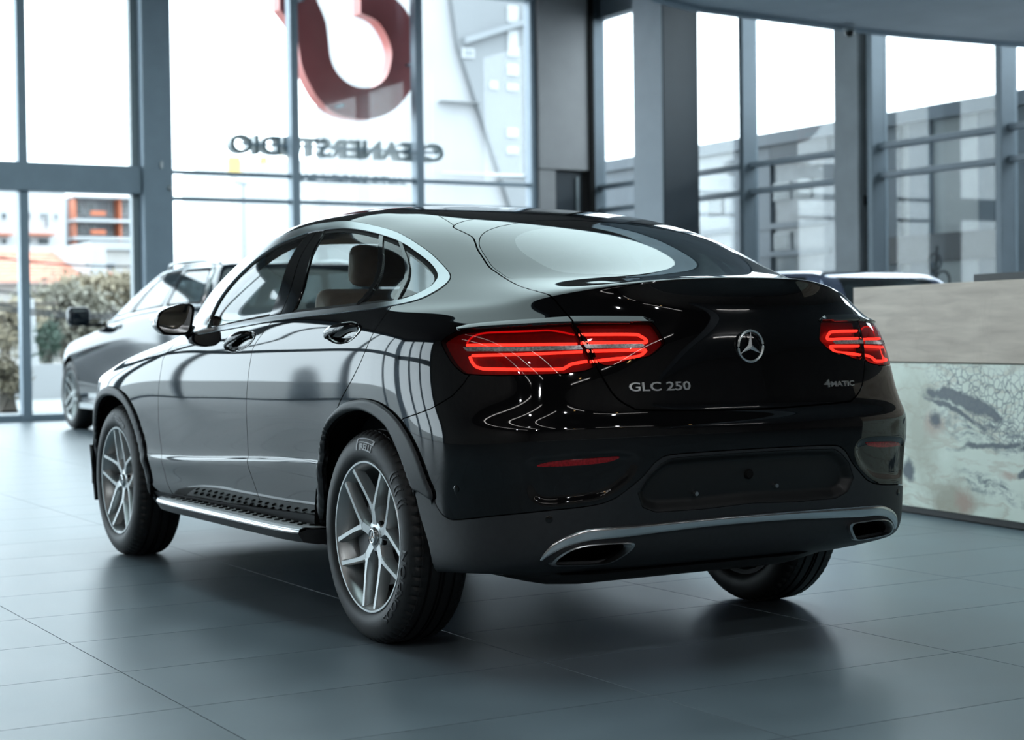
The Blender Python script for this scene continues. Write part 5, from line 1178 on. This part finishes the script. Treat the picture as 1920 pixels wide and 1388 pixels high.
tag(box_obj('ground', (17.55, 260, -160, 120, -.2, -.02), M_ground), kind='structure')
tag(box_obj('ground_side', (-60, 17.54, -120, -11.7, -.2, -.02), M_ground), kind='structure')
tag(box_obj('ground_left', (-60, 17.54, 12.4, 120, -.2, -.02), M_ground), kind='structure')
CP = Vector((-5.33851895, 3.42125791, 1.06812477))
def at_x(u, v, x):
    d = (u - 960) / 3182.8 * _r + -(v - 694) / 3182.8 * _u + _f
    return CP + d * ((x - CP.x) / d.x)
def win(parent, x, y0, y1, z0, z1, m=None, frame=None, d=.12):
    """window in a wall facing the showroom (towards -x)"""
    f = box_obj('window', (x - .06, x + .04, y0, y1, z0, z1), frame or M_white, parent)
    box_obj('window_glass', (x - .075, x - .061, y0 + .06, y1 - .06, z0 + .06, z1 - .06), m or M_wing, f)
    return f
def rect(x, u0, v0, u1, v1):
    a, b = at_x(u0, v0, x), at_x(u1, v1, x); return min(a.y, b.y), max(a.y, b.y), min(a.z, b.z), max(a.z, b.z)

# apartment block with orange accents
X = 75.0
y0, y1, z0, z1 = rect(X, 126, 370, 262, 520)
ap = empty('apartment_building', (X + 4, (y0 + y1) / 2, 0), label='white apartment block with orange balcony panels seen left of the dark column', cat='building')
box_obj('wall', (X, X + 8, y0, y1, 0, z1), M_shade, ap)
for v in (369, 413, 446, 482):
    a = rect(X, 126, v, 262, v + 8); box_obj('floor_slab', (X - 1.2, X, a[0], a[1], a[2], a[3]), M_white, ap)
for u in (129, 213): 
    a = rect(X, u, 375, u + 6, 480); box_obj('orange_fin', (X - .9, X - .01, a[0], a[1], a[2], a[3]), M_orange, ap)
for (u, v) in ((159, 398), (159, 433), (245, 402), (245, 437)):
    a = rect(X, u, v, u + 28, v + 9); box_obj('orange_panel', (X - 1.0, X - .9, a[0], a[1], a[2], a[3]), M_orange, ap)
for v in (379, 415, 450):
    for u, w in ((138, 18), (160, 20), (205, 8), (222, 18), (243, 14)):
        a = rect(X, u, v, u + w, v + 26); win(ap, X, a[0], a[1], a[2], a[3], M_mid if w > 10 else M_wing)
# white block further left
X = 70.0
y0, y1, z0, z1 = rect(X, -60, 356, 125, 520)
wb = empty('white_building', (X + 4, (y0 + y1) / 2, 0), label='plain white building with small windows at the left edge of the view', cat='building')
box_obj('wall', (X, X + 8, y0, y1, 0, z1), M_white, wb)
for u, v, w, h in ((0, 397, 13, 16), (46, 396, 12, 18), (74, 398, 9, 14), (82, 398, 9, 30), (100, 399, 9, 15), (0, 446, 14, 14), (68, 445, 25, 16), (46, 446, 14, 12), (-40, 398, 14, 16)):
    a = rect(X, u, v, u + w, v + h); win(wb, X, a[0], a[1], a[2], a[3], M_wing)
for u0, u1 in ((-20, 18), (44, 96)):
    a = rect(X, u0, 439, u1, 443); box_obj('awning', (X - .8, X, a[0], a[1], a[2], a[3]), M_orange, wb)
# house with terracotta roof
X = 45.0
ya, yb, _, zr = rect(X, -80, 472, 152, 500); zl = rect(X - 4, 0, 530, 10, 540)[3]
th = empty('tiled_house', (X, (ya + yb) / 2, 0), label='low house with a terracotta tile roof behind the left window', cat='building')
box_obj('wall', (X - 3.5, X + 3, ya, yb, 0, zl), M_cream, th)
course = 9
for k in range(course):
    t0, t1 = k / course, (k + 1.12) / course
    x0, x1 = X - 4 + 4 * t0, X - 4 + 4 * t1; za, zb = zl + (zr - zl) * t0, zl + (zr - zl) * t1
    MB().add([(x0, ya, za), (x0, yb, za), (x1, yb, zb), (x1, ya, zb), (x0, ya, za + .09), (x0, yb, za + .09), (x1, yb, zb + .03), (x1, ya, zb + .03)], [(0, 3, 2, 1), (4, 5, 6, 7), (0, 1, 5, 4), (1, 2, 6, 5), (2, 3, 7, 6), (3, 0, 4, 7)]).build('tile_course', M_terra, th)
box_obj('ridge', (X - .15, X + .15, ya, yb, zr, zr + .18), M_white, th)
a = rect(X - 3, 148, 462, 176, 520); box_obj('gable_wall', (X - 4.2, X + 3, a[0], a[1], 0, a[3]), M_white, th)
g1 = rect(X - 4.2, 160, 491, 166, 503); win(th, X - 4.2, g1[0], g1[1], g1[2], g1[3])
# beige house beside it
X = 50.0
a = rect(X, 172, 468, 262, 530)
bh = empty('beige_house', (X + 3, (a[0] + a[1]) / 2, 0), label='small beige flat-roofed house between the tiled roof and the dark column', cat='building')
box_obj('wall', (X, X + 5, a[0], a[1], 0, a[3]), M_cream, bh); box_obj('parapet', (X - .2, X + 5.2, a[0] - .1, a[1] + .1, a[3], a[3] + .25), M_white, bh)
for u, v, w, h in ((193, 492, 24, 16), (240, 460, 11, 14)):
    b = rect(X, u, v, u + w, v + h); win(bh, X, b[0], b[1], b[2], b[3])
# pale yellow and white blocks behind the letters
X = 85.0
a = rect(X, 430, 280, 556, 620)
yb_ = empty('yellow_building', (X + 4, (a[0] + a[1]) / 2, 0), label='overexposed white building with yellow corners behind the steel letters', cat='building')
box_obj('wall', (X, X + 8, a[0], a[1], 0, a[3] - .6), mat('bright_white_render', (.62, .62, .61), .8, noise=.03, nscale=.5), yb_)
for u, v, w, h in ((430, 293, 22, 34), (490, 293, 12, 12), (520, 286, 16, 6), (540, 290, 10, 140)):
    b = rect(X - .3, u, v, u + w, v + h); box_obj('yellow_wall', (X - .3, X, b[0], b[1], b[2], b[3]), M_yellow, yb_)
for u, v in ((447, 345), (452, 370), (520, 355)):
    b = rect(X, u, v, u + 6, v + 6); win(yb_, X, b[0], b[1], b[2], b[3], M_mid)
X = 72.0
a = rect(X, 556, 300, 800, 640)
lb = empty('low_white_building', (X + 4, (a[0] + a[1]) / 2, 0), label='low white building with blue-grey windows below the steel letters', cat='building')
box_obj('wall', (X, X + 8, a[0], a[1], 0, a[3]), mat('pale_white_render', (.47, .475, .48), .8, noise=.04, nscale=.6), lb)  # one even white, slightly paler than the shared white render
for u, v, w, h in ((632, 348, 12, 10), (706, 350, 11, 9), (748, 352, 10, 10), (758, 352, 10, 10), (610, 312, 22, 4), (655, 313, 24, 5), (716, 316, 30, 6), (632, 388, 14, 10), (792, 356, 18, 7), (668, 348, 8, 5)):
    b = rect(X, u, v, u + w, v + h); win(lb, X, b[0], b[1], b[2], b[3], M_mid)
# tall block on the right with a slanted grey front
X = 40.0
a = rect(X, 790, -120, 1010, 640)
tw = empty('tall_building', (X + 4, (a[0] + a[1]) / 2, 0), label='tall pale building with a slanted grey wall face beside the warm grey pier', cat='building')
box_obj('wall', (X, X + 8, a[0], a[1], 0, a[3]), mat('pale_tower_render', (.37, .37, .38), .8, noise=.03, nscale=.5), tw)
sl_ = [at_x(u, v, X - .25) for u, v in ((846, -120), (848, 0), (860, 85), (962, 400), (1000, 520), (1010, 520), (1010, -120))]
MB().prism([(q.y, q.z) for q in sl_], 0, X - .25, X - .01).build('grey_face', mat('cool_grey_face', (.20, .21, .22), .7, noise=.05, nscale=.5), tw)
for u, v, w, h in ((950, 10, 20, 34), (950, 56, 20, 50), (950, 120, 20, 22), (950, 157, 20, 14), (950, 240, 20, 18), (950, 275, 20, 14), (918, 152, 14, 16), (866, 90, 22, 20)):
    b = rect(X - .25, u, v, u + w, v + h); win(tw, X - .25, b[0], b[1], b[2], b[3], M_white if u > 900 else M_shade, M_white)
b = rect(X - .25, 855, 50, 990, 58); MB().prism([(at_x(u, v, X).y, at_x(u, v, X).z) for u, v in ((858, 74), (990, 34), (990, 44), (860, 86))], 0, X - .5, X - .26).build('sloping_ledge', M_shade, tw)
for v, h in ((190, 5), (327, 3)):
    b = rect(X, 820, v, 892 if v < 300 else 1000, v + h); box_obj('ledge', (X - .35, X - .26 if v > 300 else X, b[0], b[1], b[2], b[3]), M_white, tw)

# glazed neighbour along the right side: its roof edge runs level, pale and dark panels below
yn = -14.0
nb = empty('neighbour_building', (15, yn - 2, 0), label='glazed neighbour building with dark columns and pale panels beyond the right glazing', cat='building')
box_obj('body', (4, 24, yn - 6, yn - .5, 0, 4.1), M_shade, nb)
box_obj('roof_edge', (4, 24, yn - .45, yn + .05, 4.05, 4.25), M_nbdark, nb)
cuts = [(24, 18.9, 'd'), (18.9, 17.41, 'l'), (17.41, 17.05, 'd'), (17.05, 16.85, 'l'), (16.85, 16.36, 'd'), (16.36, 15.05, 'm'), (15.05, 14.8, 'd'), (14.8, 14.2, 'w'), (14.2, 13.39, 'd'), (13.39, 13.17, 'w'), (13.17, 12.74, 'd'), (12.74, 11.81, 'w'), (11.81, 11.51, 'd'), (11.51, 11.2, 'w'), (11.2, 10.4, 'd'), (10.4, 9.2, 'm'), (9.2, 8.6, 'd'), (8.6, 6, 'm')]
M_p = {'d': M_nbdark, 'l': mat('pale_blue_panel', (.19, .21, .225), .2, noise=.25, nscale=1.5), 'm': mat('grey_blue_panel', (.14, .155, .165), .2, noise=.4, nscale=1.8), 'w': mat('white_panel', (.26, .27, .275), .25, noise=.06, nscale=1)}
for x1, x0, c in cuts:
    d_ = .06 if c == 'd' else 0
    box_obj('column' if c == 'd' else 'wall_panel', (x0, x1, yn - .48, yn - .1 + d_, 0, 4.05 if c != 'm' else 3.75), M_p[c], nb)
for z in (2.30, 1.95, 2.75): box_obj('transom', (14.9, 24, yn - .1, yn - .02, z - .045, z + .045), M_nbdark, nb)
box_obj('transom', (11.2, 14.2, yn - .05, yn + .02, 2.02, 2.42), M_clad, nb)
box_obj('lintel', (16.3, 14.9, yn - .1, yn, 3.75, 4.05), M_colm, nb)
for x_, z_ in ((16.1, 3.3), (15.6, 3.3), (16.1, 2.5), (15.5, 1.62), (16.0, 1.5), (17.9, 3.2), (18.3, 2.5), (17.9, 1.6), (10.0, 3.2), (9.6, 2.4)):
    f_ = box_obj('window', (x_ - .2, x_ + .2, yn - .1, yn - .06, z_ - .14, z_ + .14), M_white, nb); box_obj('window_glass', (x_ - .17, x_ + .17, yn - .06, yn - .05, z_ - .11, z_ + .11), M_mid, f_)
# wrought iron rings before the panels
ir = empty('iron_ornament', (11.9, -13.4, 0), label='wrought iron ring ornament outside the right window', cat='ornament')
for k, (x_, z_, r_) in enumerate(((12.0, 1.98, .12), (11.85, 1.72, .13), (12.1, 1.55, .09))):
    MB().tube([(x_ + r_ * math.cos(t), -13.4, z_ + r_ * math.sin(t)) for t in np.linspace(0, 2 * math.pi, 25)], .016, 6, False).build('iron_ring', M_dark, ir, True)
MB().tube([(12.0, -13.4, -.02), (12.0, -13.4, 1.5), (11.95, -13.4, 2.2)], .02, 6).build('post', M_dark, ir, True)

# trees and shrubs: stem, boughs and a cloud of leaves
def tree(name, x, y, z0, rx, ry, rz, n, ml, label, leaf=.16, stem=True, seed=1, cat='tree', grp=None):
    r_ = np.random.RandomState(seed); t = empty(name, (x, y, -.02), label=label, cat=cat, group=grp)
    if stem:
        mb = MB(); mb.tube([(x, y, -.02), (x + .1, y, z0 * .5), (x, y + .1, z0 + rz * .3)], [.16, .12, .06], 8)
        for k in range(5):
            a = r_.uniform(0, 6.28); mb.tube([(x, y, z0 * .7), (x + rx * .5 * math.cos(a), y + ry * .5 * math.sin(a), z0 + rz * r_.uniform(-.2, .5))], [.06, .02], 6)
        mb.build('trunk', M_bark, t, True)
    # clumped crown
    cc = r_.normal(size=(14, 3)); cc /= np.linalg.norm(cc, axis=1, keepdims=True); cc *= r_.uniform(.3, .8, (14, 1))
    c = cc[r_.randint(0, 14, n)] + r_.normal(size=(n, 3)) * .22
    c = c * [rx, ry, rz] + [x, y, z0]; c = c[c[:, 2] > .05]; n = len(c)
    d1 = r_.normal(size=(n, 3)); d1 /= np.linalg.norm(d1, axis=1, keepdims=True); d2 = np.cross(d1, r_.normal(size=(n, 3))); d2 /= np.linalg.norm(d2, axis=1, keepdims=True)
    s_ = leaf * r_.uniform(.5, 1.2, (n, 1)); V = np.stack([c + d1 * s_, c + d2 * s_ * .5, c - d1 * s_, c - d2 * s_ * .5], 1).reshape(-1, 3)
    me = bpy.data.meshes.new('foliage'); me.from_pydata(V.tolist(), [], [(4 * i, 4 * i + 1, 4 * i + 2, 4 * i + 3) for i in range(n)]); me.materials.append(ml)
    tag(link(bpy.data.objects.new('foliage', me), t), kind='stuff')
def spot(u, v, x): q = at_x(u, v, x); return q.x, q.y, q.z
for k, (u, v, x, rx, ry, rz, n, ml, lab) in enumerate([
    (222, 545, 36, 1.5, 1.6, .42, 5200, M_leaf2, 'yellowish tree behind the dark SUV roof'), (125, 610, 32.5, 1.0, 1.25, .80, 6500, M_leaf, 'dusty olive tree left of the dark SUV'),
    (12, 605, 31, .8, .75, .55, 1800, M_leaf2, 'sparse brown tree at the left edge'), (92, 640, 26.8, .3, .26, .42, 2200, M_leafg, 'dense green shrub right of the left window post'),
    (14, 705, 20.6, .25, .38, .36, 2600, M_leaf2, 'dry grey-brown bush outside the left window')]):
    q = spot(u, v, x); tree('tree' if k not in (3, 4) else 'shrub', q[0], q[1], q[2], rx, ry, rz, n, ml, lab, .05 if x < 28 else .10, True, 5 + k, 'tree' if k not in (3, 4) else 'shrub')
for k, (x_, z_, l_) in enumerate(((17.0, 1.9, 'green shrub outside beside the dark column'), (12.95, 1.4, 'round reddish shrub before the neighbour columns'), (13.95, 1.2, 'small green shrub at the right window frame'))):
    tree('shrub', x_, -13.2, z_, .3, .3, .5, 900, M_leafg if k != 1 else M_leaf2, l_, .06, True, 30 + k, 'shrub')
# cables across the street
for k, (v0, v1, x) in enumerate(((462, 478, 40), (524, 540, 38.5), (545, 560, 28.2), (552, 566, 27.9))):
    a, b = at_x(-200, v0 - 12, x), at_x(420, v1 + 14, x); L = [a + (b - a) * t + Vector((0, 0, -.35 * math.sin(math.pi * t))) for t in np.linspace(0, 1, 14)]
    tag(MB().tube(L, .028, 5).build('cable', M_wire, None, True), label=('black overhead cable passing in front of the apartment block, topmost of four', 'black overhead cable below the terracotta roof, second of four from the top', 'black overhead cable across the tree tops, third of four from the top', 'black overhead cable across the tree tops, lowest of four')[k], cat='cable', group='overhead cables')
pole = empty('utility_pole', tuple(at_x(63, 640, 28.8).xy) + (0,), label='leaning pale utility pole outside the left window', cat='pole')
q0, q1 = at_x(66, 700, 28.8), at_x(53, 560, 28.8); MB().tube([(q0.x, q0.y, -.02), q1], .11, 10).build('shaft', M_white, pole, True); MB().tube([q1 + Vector((0, -.6, -.1)), q1 + Vector((0, .6, -.1))], .04, 6).build('cross_arm', M_bark, pole, True)
pl2 = empty('street_lamp', tuple(at_x(456, 500, 40).xy) + (0,), label='slim street lamp post before the yellow building', cat='street lamp')
q1 = at_x(456, 345, 40); MB().tube([(q1.x, q1.y, -.02), q1], .035, 8).build('post', M_shade, pl2, True); MB().tube([q1 + Vector((0, -.1, 0)), q1 + Vector((0, .28, .04))], [.05, .03], 8).build('lamp_head', M_shade, pl2, True)
# white car out in the street, low wall
M_whitecar = mat('white_car_paint', (.45, .46, .47), .15, coat=.6, noise=.02, nscale=3)
q = at_x(80, 760, 23.5)
WC_NET = [[(x * .82, y * .9, z * .80) for x, y, z in row] for row in [[(x - 9.74, y, z) for x, y, z in r] for r in SUV_NET]]
wc, _ = other_car('white car parked outside behind the glass at left', WC_NET, (1.39, 4.13), M_whitecar, .9, .33, M_suvglass, SUV_POLY, 0, 0)
for ch in list(wc.children): pass
wc.location = (q.x + .9, q.y + 2.9, -.02); wc.rotation_euler = (0, 0, -math.pi / 2)
a, b = at_x(-30, 660, 26), at_x(120, 660, 26)
fw = tag(box_obj('garden_wall', (26, 26.3, b.y - 8, a.y + 3, -.02, .62), M_white), label='low white garden wall beyond the parked white car', cat='wall')
